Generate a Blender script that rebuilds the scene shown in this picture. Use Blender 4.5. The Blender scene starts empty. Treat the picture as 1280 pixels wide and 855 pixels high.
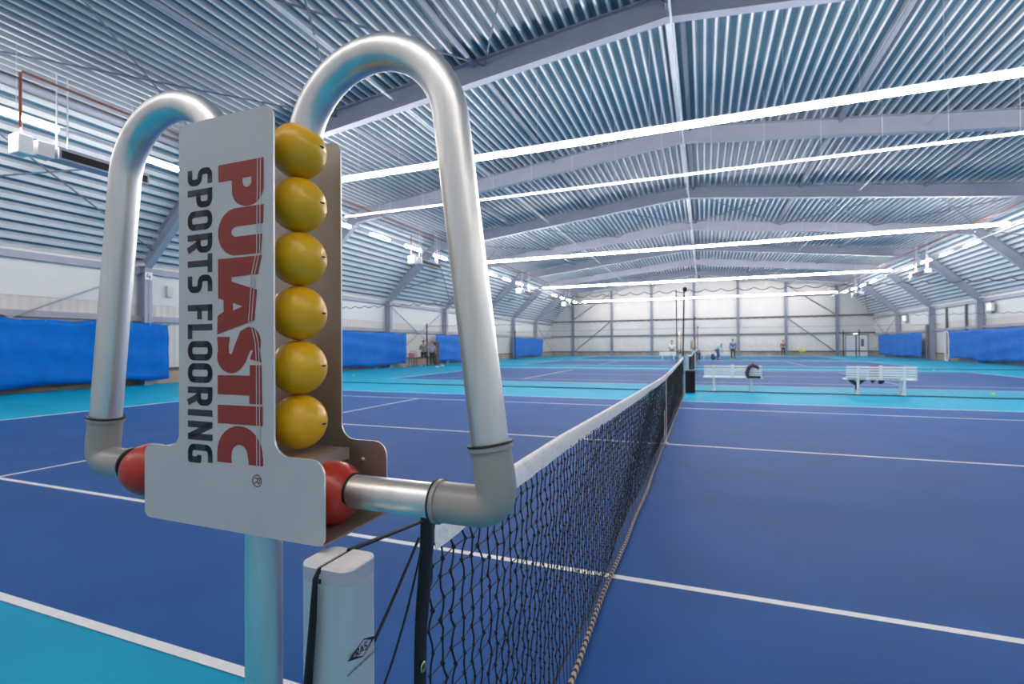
import bpy, bmesh, math, random
from math import pi, sin, cos, radians
from mathutils import Vector, Matrix

SC = bpy.context.scene
COL = SC.collection
random.seed(7)

# ------------------------------------------------------------------ camera
CAM = (0.4872, -6.9647, 1.3247)
cd = bpy.data.cameras.new('camera')
cam = bpy.data.objects.new('camera', cd)
COL.objects.link(cam)
yaw, pit, rol = -0.36855, 0.00906, -0.00666
F = Vector((sin(yaw)*cos(pit), cos(yaw)*cos(pit), sin(pit)))
R0 = Vector((cos(yaw), -sin(yaw), 0)); U0 = R0.cross(F)
Rv = R0*cos(rol) + U0*sin(rol)
Uv = U0*cos(rol) - R0*sin(rol)
m = Matrix((Rv, Uv, -F)).transposed().to_4x4()
m.translation = CAM
cam.matrix_world = m
cd.sensor_width = 36.0
cd.lens = 620.27/1280*36
cd.clip_start = 0.05; cd.clip_end = 300
cd.dof.use_dof = True
cd.dof.focus_distance = 0.74
cd.dof.aperture_fstop = 9.0
SC.camera = cam

# ------------------------------------------------------------------ world, exposure, lamp strengths
W = bpy.data.worlds.new('world'); SC.world = W; W.use_nodes = True
W.node_tree.nodes['Background'].inputs[0].default_value = (0.75, 0.86, 1.0, 1)
W.node_tree.nodes['Background'].inputs[1].default_value = 0.25
SC.view_settings.view_transform = 'Standard'
SC.view_settings.look = 'None'
SC.view_settings.gamma = 1.0
SC.view_settings.use_curve_mapping = False
SC.view_settings.exposure = 0.62
ROW_POWER = 46.0
SIDE_POWER = 66.0
SLIM_POWER = 8.0
NEAR_POWER = 18.0
SC.cycles.max_bounces = 10
SC.cycles.diffuse_bounces = 5
SC.cycles.transparent_max_bounces = 16
SC.cycles.use_denoising = True
SC.cycles.sample_clamp_indirect = 6.0

# ------------------------------------------------------------------ materials
def srgb(h):
    h = h.lstrip('#'); v = [int(h[i:i+2], 16)/255 for i in (0, 2, 4)]
    return tuple((c/12.92 if c <= .04045 else ((c+.055)/1.055)**2.4) for c in v) + (1,)

def mat(name, col, rough=.5, metal=0, noise=0, nscale=8, bump=0, bscale=60, spec=.5, coat=0, aniso=0, stretch=None):
    M = bpy.data.materials.new(name); M.use_nodes = True
    nt = M.node_tree; b = nt.nodes['Principled BSDF']
    if isinstance(col, str): col = srgb(col)
    b.inputs['Base Color'].default_value = col
    b.inputs['Roughness'].default_value = rough
    b.inputs['Metallic'].default_value = metal
    b.inputs['Specular IOR Level'].default_value = spec
    if coat: b.inputs['Coat Weight'].default_value = coat; b.inputs['Coat Roughness'].default_value = .15
    if aniso: b.inputs['Anisotropic'].default_value = aniso
    tc = nt.nodes.new('ShaderNodeTexCoord')
    src = tc.outputs['Object']
    if stretch:
        mp = nt.nodes.new('ShaderNodeMapping'); mp.inputs['Scale'].default_value = stretch
        nt.links.new(src, mp.inputs[0]); src = mp.outputs[0]
    n = nt.nodes.new('ShaderNodeTexNoise'); n.inputs['Scale'].default_value = nscale; n.inputs['Detail'].default_value = 5
    nt.links.new(src, n.inputs['Vector'])
    mr = nt.nodes.new('ShaderNodeMapRange')
    mr.inputs['From Min'].default_value = .3; mr.inputs['From Max'].default_value = .7
    mr.inputs['To Min'].default_value = 1-max(noise, .03); mr.inputs['To Max'].default_value = 1+max(noise, .03)
    nt.links.new(n.outputs['Fac'], mr.inputs['Value'])
    mx = nt.nodes.new('ShaderNodeMix'); mx.data_type = 'RGBA'; mx.blend_type = 'MULTIPLY'
    mx.inputs['Factor'].default_value = 1
    mx.inputs[6].default_value = col
    nt.links.new(mr.outputs[0], mx.inputs[7])
    nt.links.new(mx.outputs[2], b.inputs['Base Color'])
    if bump:
        n2 = nt.nodes.new('ShaderNodeTexNoise'); n2.inputs['Scale'].default_value = bscale; n2.inputs['Detail'].default_value = 4
        nt.links.new(src, n2.inputs['Vector'])
        bp = nt.nodes.new('ShaderNodeBump'); bp.inputs['Strength'].default_value = bump; bp.inputs['Distance'].default_value = .01
        nt.links.new(n2.outputs['Fac'], bp.inputs['Height']); nt.links.new(bp.outputs[0], b.inputs['Normal'])
    return M

def ribbed(name, col, axis, period, strength=.5, rough=.5):
    """painted sheet with fine ribs pressed into it (bump only)"""
    M = mat(name, col, rough, noise=.05, nscale=2)
    nt = M.node_tree; b = nt.nodes['Principled BSDF']
    tc = nt.nodes.new('ShaderNodeTexCoord')
    w = nt.nodes.new('ShaderNodeTexWave'); w.wave_type = 'BANDS'; w.bands_direction = axis
    w.inputs['Scale'].default_value = 0.314/period
    nt.links.new(tc.outputs['Object'], w.inputs['Vector'])
    bp = nt.nodes.new('ShaderNodeBump'); bp.inputs['Strength'].default_value = strength; bp.inputs['Distance'].default_value = .03
    nt.links.new(w.outputs['Fac'], bp.inputs['Height']); nt.links.new(bp.outputs[0], b.inputs['Normal'])
    return M

def emit(name, col, strength):
    M = bpy.data.materials.new(name); M.use_nodes = True
    nt = M.node_tree; nt.nodes.clear()
    e = nt.nodes.new('ShaderNodeEmission'); e.inputs[0].default_value = col; e.inputs[1].default_value = strength
    o = nt.nodes.new('ShaderNodeOutputMaterial'); nt.links.new(e.outputs[0], o.inputs[0])
    return M

M_BLUE = mat('court_blue_acrylic', (0.009, 0.088, 0.310, 1), .58, noise=.10, nscale=1.3, bump=.12, bscale=350, spec=.13)
M_TURQ = mat('court_turquoise_acrylic', (0.0, 0.325, 0.530, 1), .55, noise=.08, nscale=1.1, bump=.12, bscale=350, spec=.13)
M_LINE = mat('white_line_paint', (0.80, 0.80, 0.80, 1), .5, noise=.04, nscale=20)
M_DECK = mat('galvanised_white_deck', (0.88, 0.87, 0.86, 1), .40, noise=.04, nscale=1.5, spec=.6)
M_DECKW = mat('deck_rib_side_shade', (0.40, 0.44, 0.48, 1), .38, noise=.08, nscale=1.5, spec=.7)  # rib sides of the white deck, with part of their shade painted in
M_DECKR = mat('deck_recess_shade', (0.060, 0.165, 0.235, 1), .45, noise=.12, nscale=1.5, spec=.7)  # shade between the deck ribs, put into the colour as dark teal
M_STEEL = mat('blue_grey_steel_paint', (0.36, 0.38, 0.46, 1), .45, noise=.05, nscale=2)
M_STEELD = mat('dark_blue_grey_steel', (0.16, 0.19, 0.26, 1), .5, noise=.06, nscale=3)
M_RAIL = mat('grey_cladding_rail', (0.10, 0.085, 0.095, 1), .55, noise=.1, nscale=3)
M_WTUBE = mat('white_painted_tube', (0.72, 0.74, 0.77, 1), .4)
M_WALLW = mat('white_wall_panel', (0.74, 0.73, 0.72, 1), .5, noise=.04, nscale=.6)
M_WALLX = ribbed('cream_wall_panel_x', (0.66, 0.62, 0.60, 1), 'X', .25)
M_WALLY = ribbed('cream_wall_panel_y', (0.66, 0.62, 0.59, 1), 'Y', .25)
M_PLINTH = mat('tan_concrete_plinth', (0.42, 0.31, 0.25, 1), .8, noise=.25, nscale=1.4, bump=.3)
M_TARP = mat('blue_tarpaulin', (0.0, 0.150, 0.58, 1), .5, noise=.10, nscale=3, bump=.9, bscale=4, spec=.12)
M_ALU = mat('brushed_aluminium', (0.80, 0.785, 0.76, 1), .40, metal=1, noise=.10, nscale=30, bump=.05, bscale=90, stretch=(1, 1, .12))
M_PVC = mat('grey_pvc', (0.30, 0.285, 0.27, 1), .36, noise=.05, nscale=12, coat=.2)
M_RUB = mat('black_rubber', (0.012, 0.012, 0.013, 1), .5)
M_YEL = mat('yellow_plastic_ball', (0.74, 0.40, 0.006, 1), .30, noise=.05, nscale=25, bump=.05, bscale=200)
M_RED = mat('red_plastic_ball', (0.42, 0.028, 0.014, 1), .30, noise=.06, nscale=25, bump=.05, bscale=200)
M_PLATE = mat('white_coated_plate', (0.45, 0.46, 0.475, 1), .42, noise=.03, nscale=9)
M_PLEDGE = mat('plate_steel_inside', (0.46, 0.39, 0.33, 1), .45, metal=.85, noise=.08, nscale=14)
M_RIM = mat('pale_plate_edge', (0.78, 0.76, 0.72, 1), .35, metal=.5)
M_TXTR = mat('brick_red_print', (0.25, 0.022, 0.014, 1), .5)
M_TXTK = mat('dark_print', (0.022, 0.022, 0.035, 1), .5)
M_TXTB = mat('black_print', (0.008, 0.008, 0.010, 1), .5)
M_POST = mat('anodised_post', (0.50, 0.55, 0.60, 1), .35, metal=.35, noise=.05, nscale=20, stretch=(1, 1, .2))
M_CAP = mat('pale_cast_cap', (0.78, 0.74, 0.74, 1), .55, noise=.06, nscale=60, bump=.2, bscale=300)
M_CORD = mat('black_cord', (0.010, 0.010, 0.012, 1), .55, spec=.25, bump=.3, bscale=900)
M_NET = mat('black_net_twine', (0.010, 0.010, 0.012, 1), .6, spec=.25)
M_NETH = mat('brown_black_net_twine', (0.030, 0.023, 0.020, 1), .6, spec=.25)
M_SLEEVE = mat('black_vinyl_sleeve', (0.012, 0.012, 0.013, 1), .38, spec=.25, bump=.3, bscale=40)
M_TAPE = mat('white_canvas_tape', (0.86, 0.84, 0.82, 1), .6, noise=.05, nscale=25, bump=.5, bscale=45)
M_BRASS = mat('brass_eyelet', (0.65, 0.52, 0.30, 1), .3, metal=1)
M_WBENCH = mat('white_bench_plastic', (0.92, 0.91, 0.90, 1), .5)
M_GABLE = mat('far_gable_white_panel', (0.56, 0.555, 0.55, 1), .6, noise=.04, nscale=.6)
M_BLACK = mat('matt_black', (0.012, 0.011, 0.012, 1), .6, spec=.25)
M_BALL = mat('tennis_felt', (0.55, 0.85, 0.16, 1), .9)
M_WHITE = mat('white_plastic', (0.85, 0.85, 0.85, 1), .5)
M_REDP = mat('red_pipe_paint', (0.34, 0.10, 0.07, 1), .5)
M_SKIN = mat('skin', (0.55, 0.31, 0.22, 1), .6)
M_HAIR = mat('dark_hair', (0.03, 0.02, 0.015, 1), .7)

# rope with a twisted dark strand
def rope_material():
    M = mat('twisted_rope', (0.36, 0.29, 0.25, 1), .8)
    nt = M.node_tree; b = nt.nodes['Principled BSDF']
    tc = nt.nodes.new('ShaderNodeTexCoord'); mp = nt.nodes.new('ShaderNodeMapping')
    mp.inputs['Rotation'].default_value = (radians(48), 0, 0)
    w = nt.nodes.new('ShaderNodeTexWave'); w.bands_direction = 'Y'; w.inputs['Scale'].default_value = 11
    cr = nt.nodes.new('ShaderNodeValToRGB')
    cr.color_ramp.elements[0].position = .30; cr.color_ramp.elements[0].color = (0.022, 0.018, 0.02, 1)
    cr.color_ramp.elements[1].position = .55; cr.color_ramp.elements[1].color = (0.40, 0.33, 0.29, 1)
    nt.links.new(tc.outputs['Object'], mp.inputs[0]); nt.links.new(mp.outputs[0], w.inputs['Vector'])
    nt.links.new(w.outputs['Fac'], cr.inputs[0]); nt.links.new(cr.outputs[0], b.inputs['Base Color'])
    return M
M_ROPE = rope_material()

def divider_material():
    """fine pale netting: thin strands with open gaps between"""
    M = bpy.data.materials.new('pale_divider_netting'); M.use_nodes = True
    nt = M.node_tree; nt.nodes.clear()
    o = nt.nodes.new('ShaderNodeOutputMaterial'); mx = nt.nodes.new('ShaderNodeMixShader')
    t = nt.nodes.new('ShaderNodeBsdfTransparent'); d = nt.nodes.new('ShaderNodeBsdfPrincipled')
    d.inputs['Base Color'].default_value = (0.62, 0.64, 0.68, 1); d.inputs['Roughness'].default_value = .8
    tc = nt.nodes.new('ShaderNodeTexCoord'); sp = nt.nodes.new('ShaderNodeSeparateXYZ')
    nt.links.new(tc.outputs['Object'], sp.inputs[0])
    outs = []
    for ax in (0, 2):
        a = nt.nodes.new('ShaderNodeMath'); a.operation = 'MULTIPLY'; a.inputs[1].default_value = 1/.045
        f = nt.nodes.new('ShaderNodeMath'); f.operation = 'FRACT'
        g = nt.nodes.new('ShaderNodeMath'); g.operation = 'LESS_THAN'; g.inputs[1].default_value = .012
        nt.links.new(sp.outputs[ax], a.inputs[0]); nt.links.new(a.outputs[0], f.inputs[0]); nt.links.new(f.outputs[0], g.inputs[0])
        outs.append(g)
    mxm = nt.nodes.new('ShaderNodeMath'); mxm.operation = 'MAXIMUM'
    nt.links.new(outs[0].outputs[0], mxm.inputs[0]); nt.links.new(outs[1].outputs[0], mxm.inputs[1])
    nt.links.new(mxm.outputs[0], mx.inputs[0]); nt.links.new(t.outputs[0], mx.inputs[1]); nt.links.new(d.outputs[0], mx.inputs[2])
    nt.links.new(mx.outputs[0], o.inputs[0])
    return M
M_DIV = divider_material()

# ------------------------------------------------------------------ helpers
class MB:
    """collects geometry of ONE mesh object"""
    def __init__(s): s.v = []; s.f = []; s.m = []; s.sm = []
    def add(s, vs, fs, mi=0, smooth=False):
        k = len(s.v); s.v += [tuple(p) for p in vs]
        for f in fs: s.f.append([i+k for i in f]); s.m.append(mi); s.sm.append(smooth)
        return s
    def box(s, a, b, mi=0):
        x0, y0, z0 = a; x1, y1, z1 = b
        vs = [(x0,y0,z0),(x1,y0,z0),(x1,y1,z0),(x0,y1,z0),(x0,y0,z1),(x1,y0,z1),(x1,y1,z1),(x0,y1,z1)]
        return s.add(vs, [(0,3,2,1),(4,5,6,7),(0,1,5,4),(1,2,6,5),(2,3,7,6),(3,0,4,7)], mi)
    def cbox(s, c, d, mi=0): return s.box([c[i]-d[i]/2 for i in range(3)], [c[i]+d[i]/2 for i in range(3)], mi)
    def bar(s, p, q, w, h, up=(0, 0, 1), mi=0):
        p, q = Vector(p), Vector(q); d = (q-p).normalized(); u = Vector(up)
        r = d.cross(u).normalized(); u = r.cross(d).normalized()
        vs = [c + r*(sx*w/2) + u*(sy*h/2) for c in (p, q) for sx, sy in ((-1,-1),(1,-1),(1,1),(-1,1))]
        return s.add(vs, [(0,1,2,3),(7,6,5,4),(0,4,5,1),(1,5,6,2),(2,6,7,3),(3,7,4,0)], mi)
    def tube(s, pts, r, n=12, mi=0, cap=True, smooth=True):
        P = [Vector(p) for p in pts]; rr = r if isinstance(r, (list, tuple)) else [r]*len(P)
        rings = []; ref = None
        for i, p in enumerate(P):
            d = (P[min(i+1, len(P)-1)] - P[max(i-1, 0)]).normalized()
            if ref is None:
                ref = d.cross(Vector((0, 0, 1)) if abs(d.z) < .9 else Vector((1, 0, 0))).normalized()
            ref = (ref - d*ref.dot(d)).normalized(); b = d.cross(ref)
            rings.append([p + (ref*cos(2*pi*k/n) + b*sin(2*pi*k/n))*rr[i] for k in range(n)])
        vs = [v for g in rings for v in g]
        fs = [(i*n+k, i*n+(k+1) % n, (i+1)*n+(k+1) % n, (i+1)*n+k) for i in range(len(P)-1) for k in range(n)]
        s.add(vs, fs, mi, smooth)
        if cap:
            s.add(rings[0], [tuple(range(n-1, -1, -1))], mi); s.add(rings[-1], [tuple(range(n))], mi)
        return s
    def lathe(s, prof, c, axis='Z', n=24, mi=0, smooth=True):
        """prof: list of (radius, height)"""
        cx, cy, cz = c; vs = []
        for r, h in prof:
            for k in range(n):
                a = 2*pi*k/n; x, y = r*cos(a), r*sin(a)
                vs.append((cx+x, cy+y, cz+h) if axis == 'Z' else (cx+h, cy+x, cz+y) if axis == 'X' else (cx+y, cy+h, cz+x))
        fs = [(i*n+k, i*n+(k+1) % n, (i+1)*n+(k+1) % n, (i+1)*n+k) for i in range(len(prof)-1) for k in range(n)]
        return s.add(vs, fs, mi, smooth)
    def ball(s, c, r, n=24, mi=0, sc=(1, 1, 1)):
        pr = [(max(r*sin(pi*i/(n//2)), 1e-5), -r*cos(pi*i/(n//2))) for i in range(n//2+1)]
        k = len(s.v); s.lathe(pr, (0, 0, 0), n=n, mi=mi)
        s.v[k:] = [(c[0]+x*sc[0], c[1]+y*sc[1], c[2]+z*sc[2]) for x, y, z in s.v[k:]]
        return s
    def build(s, name, mats, parent=None, loc=None, bevel=0, bseg=2, merge=False):
        me = bpy.data.meshes.new(name); me.from_pydata(s.v, [], s.f)
        mats = mats if isinstance(mats, (list, tuple)) else [mats]
        for mt in mats: me.materials.append(mt)
        for p, a, b in zip(me.polygons, s.m, s.sm): p.material_index = a; p.use_smooth = b
        me.update()
        bm = bmesh.new(); bm.from_mesh(me)
        if merge: bmesh.ops.remove_doubles(bm, verts=bm.verts, dist=1e-5)
        if len(bm.faces) < 60000: bmesh.ops.recalc_face_normals(bm, faces=bm.faces)
        if bevel:
            bmesh.ops.bevel(bm, geom=[e for e in bm.edges], offset=bevel, segments=bseg, profile=.7, affect='EDGES')
        bm.to_mesh(me); bm.free()
        o = bpy.data.objects.new(name, me); COL.objects.link(o)
        if parent: o.parent = parent
        if loc: o.location = loc
        return o

def tag(o, label=None, cat=None, group=None, kind=None):
    if label: o['label'] = label
    if cat: o['category'] = cat
    if group: o['group'] = group
    if kind: o['kind'] = kind
    return o
def empty(name, loc=(0, 0, 0), rz=0):
    o = bpy.data.objects.new(name, None); COL.objects.link(o); o.location = loc; o.rotation_euler = (0, 0, rz)
    o.empty_display_size = .1
    return o
def copy_tree(o, parent=None):
    c = o.copy(); COL.objects.link(c)
    if parent: c.parent = parent
    for ch in [x for x in bpy.data.objects if x.parent == o]: copy_tree(ch, c)
    return c
def arc(cx, cy, rx, ry, a0, a1, n=14):
    return [(cx+rx*cos(radians(a0+(a1-a0)*i/n)), cy+ry*sin(radians(a0+(a1-a0)*i/n))) for i in range(n+1)]
def fill2d(loops_list, mats_idx=None, name='shape', ext=0.0):
    """even-odd filled outlines through a 2D curve -> list of (verts, faces)"""
    cu = bpy.data.curves.new(name, 'CURVE'); cu.dimensions = '2D'; cu.fill_mode = 'BOTH'; cu.extrude = ext
    for lp in loops_list:
        sp = cu.splines.new('POLY'); sp.points.add(len(lp)-1); sp.use_cyclic_u = True
        for p, q in zip(sp.points, lp): p.co = (q[0], q[1], 0, 1)
    ob = bpy.data.objects.new(name, cu)
    me = bpy.data.meshes.new_from_object(ob)
    vs = [tuple(v.co) for v in me.vertices]; fs = [tuple(p.vertices) for p in me.polygons]
    bpy.data.objects.remove(ob); bpy.data.curves.remove(cu); bpy.data.meshes.remove(me)
    return vs, fs

# ------------------------------------------------------------------ hall dimensions
XL, XR, YN, YF = -19.10, 18.25, -10.3, 58.9
AX = -0.25                                   # ridge line
ROOF = [(XL, 4.42), (-15.55, 8.05), (AX, 9.66), (14.95, 8.05), (XR, 4.42)]      # deck underside
FRAME_Y = [-9.95+7.65*k for k in range(9)]
FRAME_Y = [5.3+7.65*k for k in range(-2, 7)]
def deck_z(x):
    for (a, za), (b, zb) in zip(ROOF, ROOF[1:]):
        if a <= x <= b: return za+(zb-za)*(x-a)/(b-a)
    return 4.4
COURTS = [0, 16.2, 32.4, 48.6]

# ---- floor with the painted courts
fb = MB()
fb.add([(XL, YN, 0), (XR, YN, 0), (XR, YF, 0), (XL, YF, 0)], [(0, 1, 2, 3)], 0)
def rect(x0, x1, y0, y1, z, mi): fb.add([(x0, y0, z), (x1, y0, z), (x1, y1, z), (x0, y1, z)], [(0, 1, 2, 3)], mi)
for cy in COURTS:
    HB, HD, HS, SV, w = 11.885, 5.485, 4.115, 6.40, .05
    rect(-HB, HB, cy-HD, cy+HD, .0015, 1)
    for sy in (-1, 1):
        for h, L in ((HD, HB), (HS, HB)):
            a, b = sorted((cy+sy*h, cy+sy*(h-w))); rect(-L, L, a, b, .003, 2)
    for sx in (-1, 1):
        a, b = sorted((sx*HB, sx*(HB-.08))); rect(a, b, cy-HD, cy+HD, .0032, 2)
        a, b = sorted((sx*SV, sx*(SV-w))); rect(a, b, cy-HS, cy+HS, .0032, 2)
        a, b = sorted((sx*HB, sx*(HB-.12))); rect(a, b, cy-w/2, cy+w/2, .0034, 2)
    rect(-SV, SV, cy-w/2, cy+w/2, .0034, 2)
fb.box((XL-.3, YN-.3, -.3), (XR+.3, YF+.3, -.002), 0)
tag(fb.build('floor', [M_TURQ, M_BLUE, M_LINE]), 'turquoise sports floor with four blue tennis courts marked in white', 'floor', kind='structure')

# ---- corrugated roof deck
def deck():
    b = MB()
    for k, ((xa, za), (xb, zb)) in enumerate(zip(ROOF, ROOF[1:])):
        steep = k in (0, 3)
        L = math.hypot(xb-xa, zb-za); d = ((xb-xa)/L, (zb-za)/L); nrm = (-d[1], d[0])
        n = int(round(L/(.33 if steep else .275))); p = L/n; prof = []
        lo, sl, dp = (.15, .045, .09) if steep else (.062, .035, .11)
        for i in range(n):
            for ds, off in ((0, 0), (lo, 0), (lo+sl, dp), (p-sl, dp)):
                t = i*p+ds; prof.append((xa+d[0]*t+nrm[0]*off, za+d[1]*t+nrm[1]*off))
        prof.append((xb, zb)); m_ = len(prof)
        vs = [(x, y, z) for y in (YN, YF) for x, z in prof]
        for i in range(m_-1):
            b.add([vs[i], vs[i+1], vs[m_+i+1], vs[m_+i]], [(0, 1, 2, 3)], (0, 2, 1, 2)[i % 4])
    out = [(x, z+.25) for x, z in ROOF]; n = len(out)
    b.add([(x, y, z) for y in (YN, YF) for x, z in out], [(i, i+1, n+i+1, n+i) for i in range(n-1)])
    return b
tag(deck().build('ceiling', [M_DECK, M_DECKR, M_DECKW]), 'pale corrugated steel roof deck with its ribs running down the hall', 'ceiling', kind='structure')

# ---- walls
def side_wall(name, x, out, label):
    b = MB()
    def sl(z0, z1, mi, dx=0): b.box((min(x+dx, x+out*.2), YN, z0), (max(x+dx, x+out*.2), YF, z1), mi)
    sl(0, .5, 0, -out*.03); sl(.5, 3.0, 1); sl(3.0, 4.75, 2, -out*.02)
    o = b.build(name, [M_PLINTH, M_WALLY, M_WALLW]); tag(o, label, 'wall', kind='structure')
side_wall('wall_left', XL, -1, 'white and cream panelled side wall on the left above a tan plinth')
side_wall('wall_right', XR, 1, 'white and cream panelled side wall on the right above a tan plinth')
def end_wall(name, y, out, label):
    b = MB(); y0, y1 = sorted((y, y+out*.2)); yp0, yp1 = sorted((y-out*.03, y+out*.2))
    b.box((XL, yp0, 0), (XR, yp1, .5), 0); b.box((XL, y0, .5), (XR, y1, 2.7), 1)
    top = [(XL, 2.7), (XR, 2.7)] + [(px, pz+.1) for px, pz in reversed(ROOF)]
    n = len(top)
    b.add([(px, y0, pz) for px, pz in top]+[(px, y1, pz) for px, pz in top],
          [tuple(range(n)), tuple(range(2*n-1, n-1, -1))]+[(i, (i+1) % n, n+(i+1) % n, n+i) for i in range(n)], 2)
    tag(b.build(name, [M_PLINTH, M_WALLX, M_GABLE]), label, 'wall', kind='structure')
end_wall('wall_far', YF, 1, 'white gable wall closing the far end of the hall')
end_wall('wall_near', YN, -1, 'white gable wall behind the nearest court')

# ---- portal frames
def hsec(b, p, q, wid, dep, up, tf=.02, tw=.014):
    """I beam between p and q; up points to the outer flange"""
    p, q, up = Vector(p), Vector(q), Vector(up).normalized()
    b.bar(p+up*tf/2, q+up*tf/2, wid, tf, up); b.bar(p+up*(dep-tf/2), q+up*(dep-tf/2), wid, tf, up)
    b.bar(p+up*dep/2, q+up*dep/2, tw, dep-2*tf, up)
for k, y in enumerate(FRAME_Y):
    b = MB()
    pts = [(XL+.42, 4.30), (-15.2, 7.43), (AX, 9.04), (14.6, 7.43), (XR-.42, 4.30)]
    for (xa, za), (xb, zb) in zip(pts, pts[1:]):
        d = Vector((xb-xa, 0, zb-za)).normalized(); up = Vector((-d.z, 0, d.x))
        hsec(b, (xa, y, za), (xb, y, zb), .26, .60 if abs(za-zb) < 2 else .50, up)
    for xx in (pts[1][0], pts[3][0]):
        b.bar((xx-.01, y, 7.45), (xx-.1 if xx < 0 else xx+.1, y, 8.02), .24, .03, (1, 0, 0))
    b.bar((AX, y, 9.06), (AX, y, 9.62), .24, .03, (1, 0, 0))
    tag(b.build('roof_beam', M_STEEL), 'blue-grey steel portal rafter, frame %s from the near end' % ('first second third fourth fifth sixth seventh eighth ninth'.split()[k]), 'beam', 'portal frame rafters', 'structure')
    for sx, xw, side in ((-1, XL, 'left'), (1, XR, 'right')):
        c = MB(); xi = xw-sx*.05; xo = xw-sx*.45
        c.box((min(xi, xi-sx*.02), y-.13, 0), (max(xi, xi-sx*.02), y+.13, 4.4))
        c.box((min(xo, xo+sx*.02), y-.13, 0), (max(xo, xo+sx*.02), y+.13, 4.4))
        c.box((min(xi, xo), y-.008, 0), (max(xi, xo), y+.008, 4.4))
        c.box((min(xi, xo), y-.12, 4.36), (max(xi, xo), y+.12, 4.4))
        tag(c.build('steel_column', M_STEEL), 'blue-grey steel column on the %s wall under rafter %s' % (side, 'first second third fourth fifth sixth seventh eighth ninth'.split()[k]), 'column', '%s wall columns' % side, 'structure')
# gable columns and rails
GX = [-16.0, -10.8, -5.7, -.6, 4.4, 9.5, 14.6]
for k, x in enumerate(GX):
    b = MB(); zt = deck_z(x)-.02
    b.box((x-.13, YF-.28, 0), (x+.13, YF-.26, zt)); b.box((x-.13, YF-.04, 0), (x+.13, YF-.02, zt)); b.box((x-.01, YF-.27, 0), (x+.01, YF-.03, zt))
    tag(b.build('gable_column', M_STEELD), 'grey steel upright on the far gable wall, number %d from the left' % (k+1), 'column', 'far gable uprights', 'structure')
for z, h, x0, x1 in ((.55, .12, XL, XR), (2.62, .14, XL, XR), (4.62, .14, XL, XR), (7.0, .14, GX[0], GX[1]), (7.0, .14, GX[5], GX[6])):
    b = MB(); b.box((x0, YF-.16, z-h/2), (x1, YF-.03, z+h/2))
    tag(b.build('trim_far', M_RAIL), 'grey cladding rail %.1f m up the far gable wall' % z, 'rail', 'far wall rails', 'structure')
for side, xw, sx in (('left', XL, -1), ('right', XR, 1)):
    for z, h, t in ((.55, .1, .08), (2.45, .20, .14), (4.24, .22, .16)):
        b = MB(); b.box((min(xw-sx*.005, xw-sx*t), YN, z-h/2), (max(xw-sx*.005, xw-sx*t), YF, z+h/2))
        tag(b.build('trim_%s' % side, M_STEEL if z > 1 else M_RAIL), 'long grey rail %.1f m up the %s wall' % (z, side), 'rail', '%s wall rails' % side, 'structure')
# braces
def brace(p, q, r, label, mt=M_STEELD, name='brace_rod'):
    b = MB(); b.tube([p, q], r, 8); tag(b.build(name, mt), label, 'brace', kind='structure')
for (x0, z0, x1, z1) in ((-15.9, .5, -11.0, 4.5), (-15.9, 4.9, -11.0, 8.2), (9.7, 4.4, 14.4, .5), (9.7, 8.2, 14.4, 4.8)):
    brace((x0, YF-.2, z0), (x1, YF-.2, z1), .045, 'thin diagonal brace on the far gable wall', M_RAIL)
for ya, yb in ((-2.35, 5.3), (20.6, 28.25), (51.25, 58.9)):
    for side, xw in (('left', XL+.2), ('right', XR-.2)):
        for z0, z1 in ((.4, 4.2), (4.2, .4)):
            brace((xw, ya, z0), (xw, yb, z1), .03, 'thin diagonal wind brace on the %s wall' % side, M_STEEL)
    for xa, xb in ((-18.4, -15.4), (-15.2, -10), (-10, -5), (-5, AX), (AX, 5), (5, 10), (10, 14.8), (15.2, 17.6)):
        for y0, y1 in ((ya, yb), (yb, ya)):
            brace((xa, y0, deck_z(xa)-.20), (xb, y1, deck_z(xb)-.20), .024, 'dark diagonal wind brace under the roof deck')
# struts running down the hall
for x, dz, r, mt in ((-10.1, .10, .07, M_STEEL), (-5.3, .10, .07, M_STEEL), (4.95, .10, .07, M_STEEL), (9.9, .10, .07, M_STEEL),
                 (-7.8, .40, .035, M_WTUBE), (7.3, .40, .035, M_WTUBE), (AX+.10, .72, .026, M_WTUBE), (-15.3, .16, .11, M_STEEL), (14.7, .16, .11, M_STEEL), (AX+.32, .12, .07, M_STEELD)):
    z = deck_z(x)-dz
    brace((x, YN+.05, z), (x, YF-.05, z), r, 'long %s tie tube under the roof running down the hall at %s' % ('white' if mt == M_WTUBE else 'blue-grey', 'the ridge' if abs(x) < 1 else ('the %s slope' % ('left' if x < 0 else 'right'))), mt, 'roof_strut')
# ridge capping seen as a wide flat strip
b = MB(); b.box((AX-.11, YN, 9.60), (AX+.11, YF, 9.64)); tag(b.build('trim_ridge', M_DECK), 'flat steel strip along the ridge', 'trim', kind='structure')

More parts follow.
